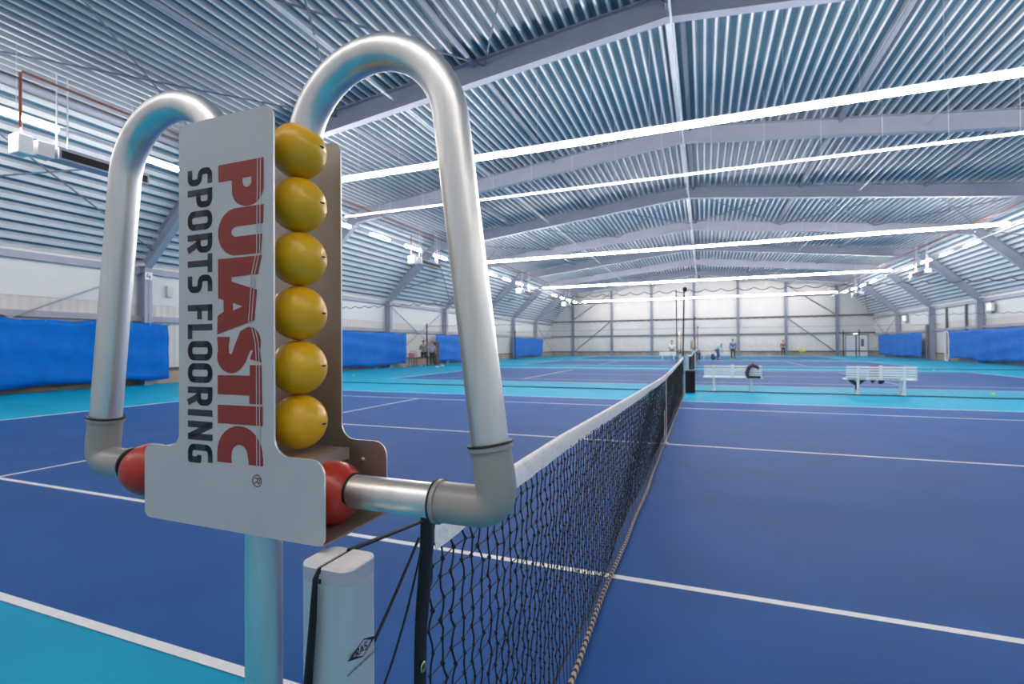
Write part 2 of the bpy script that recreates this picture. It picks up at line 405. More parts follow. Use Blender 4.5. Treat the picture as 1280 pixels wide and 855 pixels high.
# ------------------------------------------------------------------ lamps
E_ROW = emit('tube_light_glow', (1.0, 0.925, 0.875, 1), ROW_POWER)
E_NEAR = emit('near_row_tube_glow', (1.0, 0.925, 0.875, 1), NEAR_POWER)
E_SIDE = emit('side_tube_light_glow', (1.0, 0.925, 0.875, 1), SIDE_POWER)
E_SLIM = emit('slim_tube_light_glow', (1.0, 0.95, 0.92, 1), SLIM_POWER)
def luminaire(L, w, h, em, name='tube_light'):
    root = empty(name)
    b = MB(); b.box((-L/2, -w*.3, .0), (L/2, w*.3, .045)); b.box((-L/2, -w*.5, -h), (-L/2+.012, w*.5, .0)); b.box((L/2-.012, -w*.5, -h), (L/2, w*.5, .0))
    b.build('housing', M_WHITE, root)
    d = MB(); pr = [(w*.5*cos(a), -h*.5+h*.5*sin(a)) for a in [2*pi*i/12 for i in range(12)]]
    vs = [(x, y, z) for x in (-L/2+.012, L/2-.012) for y, z in pr]
    d.add(vs, [(i, (i+1) % 12, 12+(i+1) % 12, 12+i) for i in range(12)], 0, True)
    d.build('diffuser', em, root)
    wv = MB(); wv.box((-.004, -.004, .04), (.004, .004, 1)); wv.build('hanger', M_WTUBE, root)
    return root
def place(root, x, y, z, first, rz=0, label='', group=''):
    o = root if first else copy_tree(root)
    o.location = (x, y, z); o.rotation_euler = (0, 0, rz)
    for ch in [c for c in bpy.data.objects if c.parent == o and c.name.startswith('hanger')]:
        ch.scale = (1, 1, max(.05, deck_z(x)-z+.02)); ch.location.z = .04-.04*ch.scale.z
    tag(o, label, 'light', group)
    return o
rowlum = luminaire(1.545, .17, .12, E_ROW); first = True
rows = [(-9.2, 'behind the first court, out over the near end'), (6.45, 'nearest bright row across the hall'), (23.2, 'second bright row across the hall'), (38.8, 'third bright row across the hall'), (55.4, 'farthest bright row across the hall')]
for y, nm in rows:
    if y < 0: nearlum = luminaire(1.545, .17, .12, E_NEAR)
    for i in range(18):
        x = -13.175+1.55*i
        place(nearlum if y < 0 else rowlum, x, y, 7.0, i == 0 if y < 0 else first, 0, 'white tube light in the %s' % nm, 'tube lights in the %s' % nm)
        if y > 0: first = False
slim = luminaire(1.545, .07, .035, E_SLIM); first = True
for i in range(18):
    place(slim, -13.175+1.55*i, 10.45, 7.0, first, 0, 'slim tube light in the thin row behind the nearest bright row', 'slim tube lights'); first = False
sidel = luminaire(1.55, .115, .08, E_SIDE); first = True
for side, x in (('left', -13.8), ('right', 13.7)):
    for c, nm in zip(COURTS, ('first', 'second', 'third', 'fourth')):
        for k in range(4):
            y = c-6.4+2.88*k
            place(sidel, x, y, 6.58, first, pi/2, 'short tube light over the %s end of the %s court, number %d from the camera' % (side, nm, k+1), 'short tube lights along the %s side' % side); first = False
    b = MB(); xr_ = x*.9925; b.box((xr_-.02, YN+.5, 6.60), (xr_+.02, YF-.5, 6.635))
    tag(b.build('light_rail', M_WTUBE), 'thin white carrier rail of the tube lights on the %s side' % side, 'rail')

# ------------------------------------------------------------------ scoreboard stand (local origin at the pole foot)
SX, SY = -0.1625, -6.374
def rounded(pts, rads, n=7):
    """polygon with rounded corners; rads per vertex"""
    out = []; N = len(pts)
    for i in range(N):
        p = Vector(pts[i]); a = (Vector(pts[i-1])-p).normalized(); b = (Vector(pts[(i+1) % N])-p).normalized(); r = rads[i]
        if r <= 0: out.append(tuple(p)); continue
        ang = a.angle(b); t = r/math.tan(ang/2); c = p+(a+b).normalized()*(r/sin(ang/2))
        p0, p1 = p+a*t, p+b*t; q0 = p0-c; q1 = p1-c; a0 = math.atan2(q0.y, q0.x); a1 = math.atan2(q1.y, q1.x); d = (a1-a0+pi) % (2*pi)-pi
        out += [(c.x+r*cos(a0+d*k/n), c.y+r*sin(a0+d*k/n)) for k in range(n+1)]
    return out
def stroke(b, pts, w, z, tf, mi=0, disc=True):
    """flat strokes with round joins in a 2D frame mapped by tf"""
    for i, (p, q) in enumerate(zip(pts, pts[1:])):
        p, q = Vector(p), Vector(q)
        if (q-p).length < 1e-6: continue
        d = (q-p).normalized()*w/2; n = Vector((-d.y, d.x))
        b.add([tf(*(v)) for v in (p-n, q-n, q+n, p+n)], [(0, 1, 2, 3)], mi)
        if disc and i < len(pts)-2:
            b.add([tf(q.x+w/2*cos(2*pi*k/12), q.y+w/2*sin(2*pi*k/12)) for k in range(12)], [tuple(range(12))], mi)
def circ(cx, cy, r, n=20, a0=0, a1=360): return [(cx+r*cos(radians(a0+(a1-a0)*k/n)), cy+r*sin(radians(a0+(a1-a0)*k/n))) for k in range(n+1)]

YFR, YBK, TH = -0.067, 0.067, 0.003            # front / back plate offsets from pole axis
TX = lambda X: X-SX                             # world X -> stand X
def text_tf(y):
    # normal text frame: x = advance (mm), y = height (mm);  advance runs down, height runs to +X
    return lambda x, h: (TX(-.177+h/1000), y, 1.595-x/1000)
def big_letters():
    L = []
    L.append([[(3, 5), (28, 5), (28, 32)]+arc(44, 62.5, 24, 30.5, -90, 90)+[(3, 93)], [(27, 53), (33, 53)]+arc(33, 61.5, 8, 8.5, -90, 90)+[(27, 70)]])
    L.append([[(69, 93), (69, 40)]+arc(103, 40, 34, 36, 180, 360, 22)+[(137, 87), (110, 90), (110, 42)]+arc(103, 42, 7.5, 11, 0, -180)+[(95.5, 92)]])
    L.append([[(140, 4), (140, 89), (166, 82), (168, 31), (174, 31), (188, 80), (231, 75), (250, 2), (223, 3), (217, 15), (200, 15), (197, 4)], [(205, 34), (216, 34), (210.5, 52)]])
    L.append([[(294, 66), (294, 88), (349, 89), (349, 65), (337, 65), (337, 3), (309, 3), (309, 66)]])
    L.append([[(352, 3), (352, 90), (379, 90), (379, 3)]])
    L.append([[(435, 91), (424, 91)]+arc(421, 46, 40, 44, 90, 270, 24)+[(435, 2), (435, 31), (428, 30)]+arc(424, 46, 16, 16, 250, 110, 10)+[(435, 64)]])
    return L
TOPS = [(0, 93), (137, 91), (140, 89), (166, 81.5), (188, 80), (231, 75.5), (243, 82), (262, 88), (290, 90), (436, 90.5)]
def make_stand():
    root = empty('scoreboard_stand', (SX, SY, 0))
    # pole and foot
    p = MB(); p.lathe([(.027, .02), (.027, 1.056)], (0, 0, 0), n=32); p.build('pole', M_ALU, root)
    p = MB(); p.lathe([(.001, 0), (.11, 0), (.11, .014), (.105, .017), (.04, .024), (.036, .06), (.028, .062)], (0, 0, 0), n=32); p.build('base_plate', M_STEELD, root)
    # T shaped plates, outline in (x, z)
    xl, xr, zl, sh, zt, s0, s1 = TX(-.334), TX(.020), 1.062, 1.176, 1.664, TX(-.256), TX(-.067)
    out = rounded([(xl, zl), (xr, zl), (xr, sh), (s1, sh), (s1, zt), (s0, zt), (s0, sh), (xl, sh)], [.012, .012, .022, .026, .017, .017, .022, .016])
    def plate(y0, y1, name, mats, parent):
        b = MB(); n = len(out)
        vs, fs = fill2d([out])
        for y, mi in ((y0, 0), (y1, 1)): b.add([(v[0], y, v[1]) for v in vs], fs, mi)
        b.add([(x, y, z) for y in (y0, y1) for x, z in out], [(i, (i+1) % n, n+(i+1) % n, n+i) for i in range(n)], 2)
        me = b.build(name, mats, parent)
        return me
    front = plate(YFR-TH, YFR, 'front_plate', [M_PLATE, M_PLEDGE, M_RIM], root)
    plate(YBK+TH, YBK, 'back_plate', [M_PLATE, M_PLEDGE, M_RIM], root)
    b = MB(); b.box((xl+.006, YFR-.001, zl), (xr-.002, YBK+.001, zl+.003)); b.build('bottom_plate', M_PLEDGE, root)
    # ball shelf with a folded lip, both columns
    for a, c in ((TX(-.125), TX(-.035)), (TX(-.29), TX(-.20))):
        b = MB(); b.box((a, YFR, 1.1655), (c, YBK-.02, 1.1675)); b.box((c-.002 if c > 0 else a, YFR+.01, 1.150), (c if c > 0 else a+.002, YBK-.02, 1.1665)); b.build('ball_shelf', M_PLEDGE, root)
    for x in (TX(-.025), TX(-.30)): b = MB(); b.lathe([(.0001, -.0035), (.003, -.003), (.0045, 0)], (x, YBK, 1.145), axis='Y', n=12); b.build('rivet', M_PLEDGE, root)
    # lettering
    y1 = YFR-TH-.0004; y2 = YFR-TH-.0007
    b = MB(); tf = text_tf(y1)
    for loops in big_letters():
        vs, fs = fill2d(loops); b.add([tf(v[0], v[1]) for v in vs], fs)
    S = [(252.5, 14.5), (268, 14.5)]+arc(281, 32, 13.5, 17, -80, 50, 8)+[(270, 52), (262, 58)]+arc(262, 72, 11, 8, 215, 95, 6)+[(268, 79), (287, 76)]
    # heavy S drawn as an outline
    Sout = [(253, 2)]+arc(282, 30, 24, 28, -110, 40, 12)+[(290, 58), (272, 68), (274, 72), (286, 66), (290, 88)]+arc(262, 66, 22, 21, 62, 205, 12)+[(246, 48), (266, 37), (279, 31), (277, 26), (266, 25), (254, 28)]
    vs, fs = fill2d([Sout]); b.add([tf(v[0], v[1]) for v in vs], fs)
    b.build('red_lettering', M_TXTR, front)
    b = MB(); tf = text_tf(y2)
    for off in (5.6, 11.2):
        pts = [(x, h-off) for x, h in TOPS]
        stroke(b, pts, 1.5, 0, tf, disc=False)
    b.build('letter_stripes', M_PLATE, front)
    b = MB(); tf = text_tf(y1)
    W, lo, hi = 9.5, -54.5, -12.5; mid = (lo+hi)/2
    def O(x0, x1, r=8):
        a, c = x0+W/2, x1-W/2
        return rounded([(a, lo), (c, lo), (c, hi), (a, hi)], [r]*4)
    def put(*strokes, disc=True):
        for s in strokes: stroke(b, s, W, 0, tf, disc=disc)
    def Sg(x0, x1):
        a, c = x0+W/2, x1-W/2
        put([(x0+1, lo)]+arc(c-7, lo+7, 7, 7, -90, 0, 5)+arc(c-7, mid-7, 7, 7, 0, 90, 5)+arc(a+7, mid+7, 7, 7, 270, 180, 5)+arc(a+7, hi-7, 7, 7, 180, 90, 5)+[(x1-1, hi)])
    def Og(x0, x1): q = O(x0, x1); put(q+[q[0], q[1]])
    def Pg(x0, x1):
        a, c = x0+W/2, x1-W/2; m2 = mid-3
        put([(a, lo-W/2), (a, hi+W/2)], [(a-W/2, hi), (c-8, hi)]+arc(c-8, hi-8, 8, 8, 90, 0, 5)+arc(c-8, m2+8, 8, 8, 0, -90, 5)+[(a, m2)])
    def Rg(x0, x1):
        Pg(x0, x1); put([(x0+14, mid-3), (x1-W/2+.5, lo-W/2)])
    def Tg(x0, x1): put([(x0, hi), (x1, hi)], [((x0+x1)/2, hi), ((x0+x1)/2, lo-W/2)])
    Sg(2, 27); Pg(33, 61); Og(65, 94); Rg(100, 128); Tg(130, 158); Sg(161, 187)
    a = 205+W/2; put([(a, lo-W/2), (a, hi+W/2)], [(205, hi), (229, hi)], [(a, mid-1), (227, mid-1)])
    a = 234+W/2; put([(a, hi+W/2), (a, lo-W/2)], [(234, lo), (256, lo)])
    Og(259, 288); Og(292, 321); Rg(327, 355)
    put([(365.5, lo-W/2), (365.5, hi+W/2)])
    put([(378+W/2, lo-W/2), (378+W/2, hi+W/2)], [(378+W/2, hi+2), (406-W/2, lo-2)], [(406-W/2, lo-W/2), (406-W/2, hi+W/2)])
    a, c = 412+W/2, 440-W/2
    put([(440-2, hi), (a+8, hi)]+arc(a+8, hi-8, 8, 8, 90, 180, 5)+arc(a+8, lo+8, 8, 8, 180, 270, 5)+[(c, lo), (c, mid-2), (428, mid-2)])
    b.build('dark_lettering', M_TXTK, front)
    b = MB(); tf = text_tf(y1)
    stroke(b, circ(456, 79.5, 8.2, 28), 1.3, 0, tf)
    stroke(b, [(452.5, 75), (452.5, 84.5), (457, 84.5)]+arc(457, 82.2, 2.6, 2.3, 90, -90, 6)+[(452.5, 79.9)], 1.4, 0, tf); stroke(b, [(456.5, 79.9), (459.8, 75)], 1.5, 0, tf)
    b.build('registered_mark', M_TXTR, front)
    # yellow balls and red balls
    for col, xs in ((1, TX(-.0865)), (-1, -TX(-.0865))):
        for k in range(6):
            if col < 0 and k > 1: continue     # only the lowest two sit in the hidden column
            z = 1.624-.0822*k if col > 0 else 1.213+.0822*k
            q = MB(); q.ball((xs, -.004, z), .0411, 32)
            o = q.build('yellow_ball', M_YEL, root)
            s = MB(); a = radians(random.choice([-12, -7, -3])); ez = random.uniform(-.003, .003)
            s.ball((xs+.0405*cos(a), -.004-.0405*sin(a), z+ez), .0050, 10, sc=(.6, 1.1, .28)); s.build('hole', M_TXTB, o)
    for xs, sg in ((TX(-.027), 1), (TX(-.429), -1)):
        q = MB(); q.ball((xs, 0, 1.1115), .0455, 40); o = q.build('red_ball', M_RED, root)
        q = MB(); q.lathe([(.0236, -.0005), (.0262, .0), (.0236, .003)], (xs+.0378*sg if sg > 0 else xs+.0385, 0, 1.1165), axis='X', n=24); q.build('collar', M_TXTB, o)
    # pipe loops
    for sg in (1, -1):
        X = lambda x: sg*TX(x)
        zax = 1.1165; r = .0236
        q = MB(); q.tube([(X(.004), 0, zax), (X(.165), 0, zax)], r, 28); q.build('cross_pipe', M_ALU, root)
        # grey elbow, slightly leaning upright leg
        lean = Vector((-sg*.150, 0, 1)).normalized()
        cx0 = X(.240)
        e = MB(); pts = [(X(.153), 0, zax)]; pts.append((cx0-sg*.033, 0, zax))
        c = Vector((cx0, 0, zax)); up = c+lean*.033
        for i in range(1, 9):
            t = i/9; pts.append(Vector(pts[1])*(1-t)**2 + c*2*t*(1-t) + up*t*t)
        pts += [up, c+lean*.079]
        e.tube(pts, .0268, 28)
        elbow = e.build('elbow', M_PVC, root)
        for a, bb in (((X(.151), 0, zax), (X(.1565), 0, zax)), (c+lean*.0765, c+lean*.082)):
            q = MB(); q.tube([a, bb], .0296, 28); q.build('flange', M_PVC, elbow)
        for a, bb in (((X(.1478), 0, zax), (X(.1510), 0, zax)), (c+lean*.0820, c+lean*.0850)):
            q = MB(); q.tube([a, bb], .0300, 28); q.build('seal_ring', M_RUB, elbow)
        # bent aluminium loop
        p0 = c+lean*.075; top = Vector((X(.047), 0, 1.619)); R_ = .127
        a_end = 0.145                       # tangent angle of the leaning leg
        pts = [p0]
        st = top+Vector((sg*R_*cos(a_end*.9), 0, R_*sin(a_end*.9)))
        for i in range(1, 7): pts.append(p0.lerp(st, i/7))
        for i in range(0, 23):
            a = radians(8)+(radians(160)-radians(8))*i/22
            pts.append(top+Vector((sg*R_*cos(a), 0, R_*sin(a)*1.0)))
        pts.append(pts[-1]+Vector((-sg*.003, 0, -.012)))
        q = MB(); q.tube(pts, .0245, 32); q.build('loop_pipe', M_ALU, root)
    return root
stand = make_stand()
tag(stand, 'nearest aluminium pole scoreboard with red and dark lettering and yellow balls', 'scoreboard', 'ball scoreboards at the net posts')
stand2 = copy_tree(stand); stand2.location = (SX-.06, 9.80, 0); stand2.rotation_euler = (0, 0, -pi/2)
tag(stand2, 'small distant ball scoreboard behind the far end of the nearest net', 'scoreboard', 'ball scoreboards at the net posts')
stand3 = copy_tree(stand); stand3.location = (SX-.02, 26.03, 0); stand3.rotation_euler = (0, 0, -radians(75))
tag(stand3, 'tiny far scoreboard beside the third court net', 'scoreboard', 'ball scoreboards at the net posts')
stand4 = copy_tree(stand); stand4.location = (SX, 42.26, 0); stand4.rotation_euler = (0, 0, -pi/2)
tag(stand4, 'farthest scoreboard, beside the fourth court net', 'scoreboard', 'ball scoreboards at the net posts')

# ------------------------------------------------------------------ net posts
def make_post():
    root = empty('net_post', (.044, -6.444, 0))
    hx, hy, h = .039, .031, 1.052
    out = rounded([(-hx, -hy), (hx, -hy), (hx, hy), (-hx, hy)], [.016]*4, 8); n = len(out)
    b = MB(); b.add([(x, y, z) for z in (.0, h-.020) for x, y in out], [(i, (i+1) % n, n+(i+1) % n, n+i) for i in range(n)], 0, True)
    body = b.build('body', M_POST, root)
    # cap in two halves with a cord groove between
    b = MB(); k = 1.005
    for xa, xb in ((-hx*k, -.0075), (-.0015, hx*k)):
        rr = [(min(max(x*k, xa), xb), y*k) for x, y in out]
        o2 = [rr[0]]
        for p in rr[1:]:
            if (Vector(p)-Vector(o2[-1])).length > 1e-5: o2.append(p)
        n2 = len(o2)
        for s, z0, z1 in ((1, h-.020, h-.002), ):
            ins = [(x*.985, y*.97) for x, y in o2]
            b.add([(x, y, z0) for x, y in o2]+[(x, y, z1) for x, y in o2]+[(x, y, h) for x, y in ins],
                  [(i, (i+1) % n2, n2+(i+1) % n2, n2+i) for i in range(n2)], 1)
            b.add([(x, y, z1) for x, y in o2]*2+[(x, y, h) for x, y in ins],
                  [(n2+i, n2+(i+1) % n2, 2*n2+(i+1) % n2, 2*n2+i) for i in range(n2)]+[tuple(range(2*n2, 3*n2))], 0)
    b.box((-.0075, -hy*.98, h-.014), (-.0015, hy*.98, h-.009))
    b.build('cap', [M_CAP, M_STEEL], root)
    b = MB(); b.lathe([(.001, 0), (.065, 0), (.065, .012), (.05, .015)], (0, 0, 0), n=28); b.build('ground_collar', M_CAP, root)
    # maker's diamond on the +X face
    xf = hx+.0004
    tf = lambda y, z: (xf, (y+6.444)*1.0, z)
    b = MB()
    D = [(-6.4815, .9435), (-6.4625, .9625), (-6.4255, .9525+.012), (-6.4445, .9325+.014)]
    D = [(-6.4735, .947), (-6.4575, .966), (-6.4195, .9665), (-6.4355, .9475)]
    L0 = [tf(*p) for p in D]
    A_, B_, C_, D_ = [Vector(p) for p in ((-6.4765, .9462), (-6.4455, .9572), (-6.4210, .9478), (-6.4462, .9350))]
    cc = (A_+B_+C_+D_)/4
    vs, fs = fill2d([[tuple(v) for v in (A_, B_, C_, D_)], [tuple(v) for v in (cc+(A_-cc)*.66, B_+(cc-B_)*.10, cc+(C_-cc)*.66, D_+(cc-D_)*.10)]])
    b.add([tf(v[0], v[1]) for v in vs], fs)
    def st(pts, w=.0019): stroke(b, pts, w, 0, tf, disc=False)
    x0, z0 = -6.4600, .9420; s = .0084
    st([(x0, z0), (x0, z0+s), (x0+.0046, z0+s), (x0+.005, z0+s*.6), (x0, z0+s*.45)]); st([(x0+.002, z0+s*.45), (x0+.0055, z0)])
    x0 += .0078; st([(x0-.0006, z0), (x0+.0028, z0+s), (x0+.0062, z0)]); st([(x0+.0006, z0+s*.3), (x0+.0048, z0+s*.3)])
    x0 += .0082; st([(x0, z0), (x0+.0040, z0), (x0+.0044, z0+s*.45), (x0+.0004, z0+s*.55), (x0+.0004, z0+s), (x0+.0044, z0+s)])
    b.build('maker_diamond', M_TXTB, body)
    cu = bpy.data.curves.new('web_text', 'FONT'); cu.body = 'www.ras-netten.nl'; cu.size = .0075; cu.space_character = .95
    to = bpy.data.objects.new('t', cu); me = bpy.data.meshes.new_from_object(to)
    wd = max(v.co.x for v in me.vertices)
    b = MB(); b.add([tf(-6.4765+v.co.x/wd*.058, .9275+v.co.y*1.0) for v in me.vertices], [tuple(p.vertices) for p in me.polygons])
    b.build('web_address', M_TXTB, body)
    bpy.data.objects.remove(to)
    # winch wheel on the net side, lower down
    b = MB(); b.lathe([(.001, -.02), (.035, -.02), (.035, -.014), (.02, -.012), (.02, .012), (.035, .014), (.035, .02), (.001, .02)], (0, hy+.02, .62), axis='X', n=20)
    b.build('winch', M_STEELD, root)
    return root
post = make_post(); tag(post, 'square pale metal net post with a black diamond logo, under the nearest scoreboard', 'net post', 'net posts')
def other_post(y, label, flip):
    o = copy_tree(post); o.location = (.0, y, 0); o.rotation_euler = (0, 0, pi if flip else 0); tag(o, label, 'net post', 'net posts')
other_post(6.44, 'white-looking net post at the far end of the nearest net', True)
names = ['second', 'third', 'fourth']
for c, nm in zip(COURTS[1:], names):
    other_post(c-6.44, 'near net post of the %s court' % nm, False); other_post(c+6.44, 'far net post of the %s court' % nm, True)

# ------------------------------------------------------------------ tennis net
def ztop(y):
    a = abs(y)
    return .925+.075*min(1, a/5.2)**1.3 if y < 0 else .925+.11*(a/6.2)**1.2
def make_net():
    root = empty('tennis_net', (0, 0, 0)); rnd = random.Random(3)
    y0, y1, cell = -6.135, 6.135, .045
    nc = int((y1-y0)/cell); nr = 20
    vb, hb, kb = MB(), MB(), MB()
    K = []
    for i in range(nc+1):
        y = y0+(y1-y0)*i/nc; zt = ztop(y)-.058; zb = .125+.02*sin(y*3.1)+.01*sin(y*11); col = []
        for j in range(nr+1):
            t = j/nr; jy = rnd.uniform(-.006, .006)*(1 if 0 < i < nc else .2); jz = rnd.uniform(-.006, .006) if 0 < j < nr else 0
            col.append(Vector((.006*sin(y*2.3+j*.3)+rnd.uniform(-.002, .002)-.02*t, y+jy+((.010 if j % 2 else -.004)), zt+(zb-zt)*t+jz)))
        K.append(col)
    def seg(b, p, q, r):
        d = (q-p).normalized(); a = d.cross(Vector((1, 0, .01))).normalized(); c = d.cross(a)
        vs = [e+(a*cos(t)+c*sin(t))*r for e in (p, q) for t in (0, 2.094, 4.189)]
        b.add(vs, [(0, 1, 4, 3), (1, 2, 5, 4), (2, 0, 3, 5)], 0, True)
    for i in range(nc+1):
        for j in range(nr):
            p, q = K[i][j], K[i][j+1]; md = (p+q)/2+Vector((rnd.uniform(-.002, .002), rnd.uniform(-.0045, .0045), 0))
            seg(vb, p, md, .0025); seg(vb, md, q, .0025)
        seg(vb, K[i][nr], Vector((-.012, K[i][nr].y+rnd.uniform(-.01, .01), .03)), .0016)
    for i in range(nc):
        for j in range(nr+1): seg(hb, K[i][j], K[i+1][j]+Vector((0, 0, -.001)), 0.0016 if j < nr else .006)
    for i in range(nc+1):
        for j in range(nr+1):
            r = rnd.uniform(.0048, .0066); p = K[i][j]
            vs = [p+Vector(v)*r for v in ((1, 0, 0), (-1, 0, 0), (0, 1, 0), (0, -1, 0), (0, 0, 1.25), (0, 0, -1.25))]
            kb.add(vs, [(0, 2, 4), (2, 1, 4), (1, 3, 4), (3, 0, 4), (2, 0, 5), (1, 2, 5), (3, 1, 5), (0, 3, 5)])
    nt = MB(); nt.add(vb.v, vb.f, 0, True); nt.add(hb.v, hb.f, 1, True); nt.add(kb.v, kb.f, 0)
    tag(nt.build('netting', [M_NET, M_NETH], root), kind='stuff')
    # headband: folded canvas tape
    b = MB(); N = 260; sec = [(-.007, -.063), (-.0085, -.03), (-.009, -.006), (-.006, .0), (.006, .0), (.009, -.006), (.0085, -.03), (.007, -.063)]
    vs = []
    for i in range(N+1):
        y = -6.135+12.27*i/N; z = ztop(y)
        for k, (x, dz) in enumerate(sec):
            wv = .0016*sin(y*37+k)+.0012*sin(y*83+k*2); vs.append((x+wv*(1 if dz < -.01 else .3), y, z+dz+(.0015*sin(y*51) if dz < -.05 else 0)))
    m_ = len(sec)
    b.add(vs, [(i*m_+k, i*m_+k+1, (i+1)*m_+k+1, (i+1)*m_+k) for i in range(N) for k in range(m_-1)], 0, True)
    b.build('headband', M_TAPE, root)
    # end sleeves, a little slanted like in use
    for sg, lab in ((-1, 'near'), (1, 'far')):
        ye = sg*6.135
        b = MB(); n = 30; vs = []
        for i in range(n+1):
            t = i/n; z = ztop(sg*6.1)+.012-(ztop(6.1)-.02)*t
            yo = ye+sg*(.016+.05*min(1, t*2)) if sg < 0 else ye+sg*.02
            w_ = .020+.002*sin(t*17)
            for k in range(12):
                a = 2*pi*k/12; vs.append((.0075*cos(a)+.002*sin(t*23), yo+w_*sin(a), z))
        b.add(vs, [(i*12+k, i*12+(k+1) % 12, (i+1)*12+(k+1) % 12, (i+1)*12+k) for i in range(n) for k in range(12)], 0, True)
        b.add(vs[:12], [tuple(range(12))])
        sl = b.build('end_sleeve', M_SLEEVE, root)
        if sg < 0:
            for z in (.745, .40):
                b = MB(); b.lathe([(.005, 0), (.0085, .002), (.0095, 0)], (.0075, ye-.045, z), axis='X', n=18); b.build('eyelet', M_BRASS, sl)
    # bottom rope on the floor
    pts = [(-.012+.006*sin(y*1.9)+.004*sin(y*4.7), y, .014) for y in [-6.2+12.4*i/200 for i in range(201)]]
    b = MB(); b.tube(pts, .0125, 8); b.build('bottom_rope', M_ROPE, root)
    # centre strap
    b = MB(); b.box((.010, -.025, .02), (.013, .025, .93)); b.box((-.013, -.025, .02), (-.010, .025, .93)); b.box((-.013, -.025, .926), (.013, .025, .930)); b.box((-.03, -.03, .002), (.03, .03, .022))
    b.build('centre_strap', M_TAPE, root)
    # tension cord from the band to both posts
    for sg in (-1, 1):
        z = ztop(sg*6.1)
        b = MB(); b.tube([(0, sg*6.13, z-.01), (0, sg*6.17, z+.004), (.0 if sg > 0 else .0395, sg*6.42, 1.052)], .0032, 8)
        b.build('tension_cord', M_CORD, root)
    return root
net = make_net(); tag(net, 'nearest black tennis net with white headband, stretched from beside the scoreboard', 'tennis net', 'tennis nets')
for c, nm in zip(COURTS[1:], names):
    o = copy_tree(net); o.location = (0, c, 0); tag(o, 'black tennis net of the %s court, seen end on' % nm, 'tennis net', 'tennis nets')
# cord over the post top and down its front, lashing ropes to the net sleeve
b = MB(); b.tube([(.0395, -6.412, 1.0485), (.0395, -6.476, 1.0485), (.0385, -6.4805, 1.040), (.036, -6.482, .99), (.027, -6.482, .90), (.020, -6.482, .70)], [.0028, .0028, .0032, .0045, .0055, .0055], 8)
tag(b.build('post_cord', M_CORD), 'black cord running over the near net post cap and down its front', 'cord')
def sag(p, q, d, n=12):
    p, q = Vector(p), Vector(q); return [p.lerp(q, i/n)+Vector((0, 0, -d*4*(i/n)*(1-i/n))) for i in range(n+1)]
b = MB(); b.tube(sag((.012, -6.20, .985), (.044, -6.405, .88), .004), .0028, 6); tag(b.build('lashing_cord', M_CORD), 'upper thin black cord between the net sleeve and the near post', 'cord')
b = MB(); b.tube(sag((.010, -6.19, .96), (.05, -6.41, .80), .035), .0020, 6); tag(b.build('lashing_cord', M_CORD), 'lower slack black cord hanging between the net sleeve and the near post', 'cord')

# ------------------------------------------------------------------ blue tarpaulins on the side walls
def tarp(x, out, y0, y1, label, seed, sk=0):
    rnd = random.Random(seed); b = MB(); ny = max(20, int((y1-y0)*4)); nz = 12
    ph = [rnd.uniform(0, 6) for _ in range(6)]
    vs = []
    for i in range(ny+1):
        t = i/ny; y = y0+(y1-y0)*t
        zt = 2.27+.03*sin(y*1.7+ph[0])+.02*sin(y*4.1+ph[1]); zb = .20+.05*sin(y*.9+ph[2])+.03*sin(y*3+ph[3])+sk*(t if sk > 0 else -(1-t)*0)
        for j in range(nz+1):
            s = j/nz; z = zt+(zb-zt)*s
            off = .05*sin(y*1.3+ph[4]+s*1.2)*s+.03*sin(y*3.3+ph[5])*s+.018*sin(z*7+y*.8)+.012*sin(y*9+z*5)
            vs.append((x-out*(.06+.0+abs(0))-off, y, z))
    n = nz+1
    b.add(vs, [(i*n+j, i*n+j+1, (i+1)*n+j+1, (i+1)*n+j) for i in range(ny) for j in range(nz)], 0, True)
    root = empty('tarpaulin', (x, (y0+y1)/2, 0))
    o = b.build('sheet', M_TARP, root); o.location = (-x, -(y0+y1)/2, 0)
    md = o.modifiers.new('thick', 'SOLIDIFY'); md.thickness = .006
    for yy in [y0+.4+(y1-y0-.8)*i/4 for i in range(5)]:
        if min(abs(yy-f) for f in FRAME_Y) < .3: yy += .5
        h = MB(); h.box((min(-out*.04, out*.36), yy-(y0+y1)/2-.01, 2.22), (max(-out*.04, out*.36), yy-(y0+y1)/2+.01, 2.24)); h.build('hook', M_RAIL, root)
    e = MB()
    k = int((y1-y0)/.6)
    for i in range(k+1):
        y = y0+.05+(y1-y0-.1)*i/k; e.lathe([(.012, 0), (.02, .003), (.022, 0)], (x-out*.09, y, 2.23), axis='X', n=10)
    tag(e.build('eyelets', M_BRASS, root, loc=(-x, -(y0+y1)/2, 0)), kind='stuff')
    tag(root, label, 'tarpaulin', 'blue tarpaulins along the walls')
tarp(XL+.50, -1, -6.0, 5.95, 'long blue tarpaulin on the left wall, leftmost, behind the leaning pipe', 1)
tarp(XL+.50, -1, 10.5, 22.2, 'blue tarpaulin on the left wall seen between the scoreboard and the person in shorts', 2)
tarp(XL+.50, -1, 26.2, 33.5, 'blue tarpaulin on the left wall, partly behind the near loop pipe', 3)
tarp(XL+.50, -1, 42.8, 53.2, 'farthest blue tarpaulin on the left wall', 4)
tarp(XR-.50, 1, 22.0, 39.6, 'nearest blue tarpaulin on the right wall, cut by the photo edge', 5)
tarp(XR-.50, 1, 44.6, 55.9, 'farther blue tarpaulin on the right wall', 6)

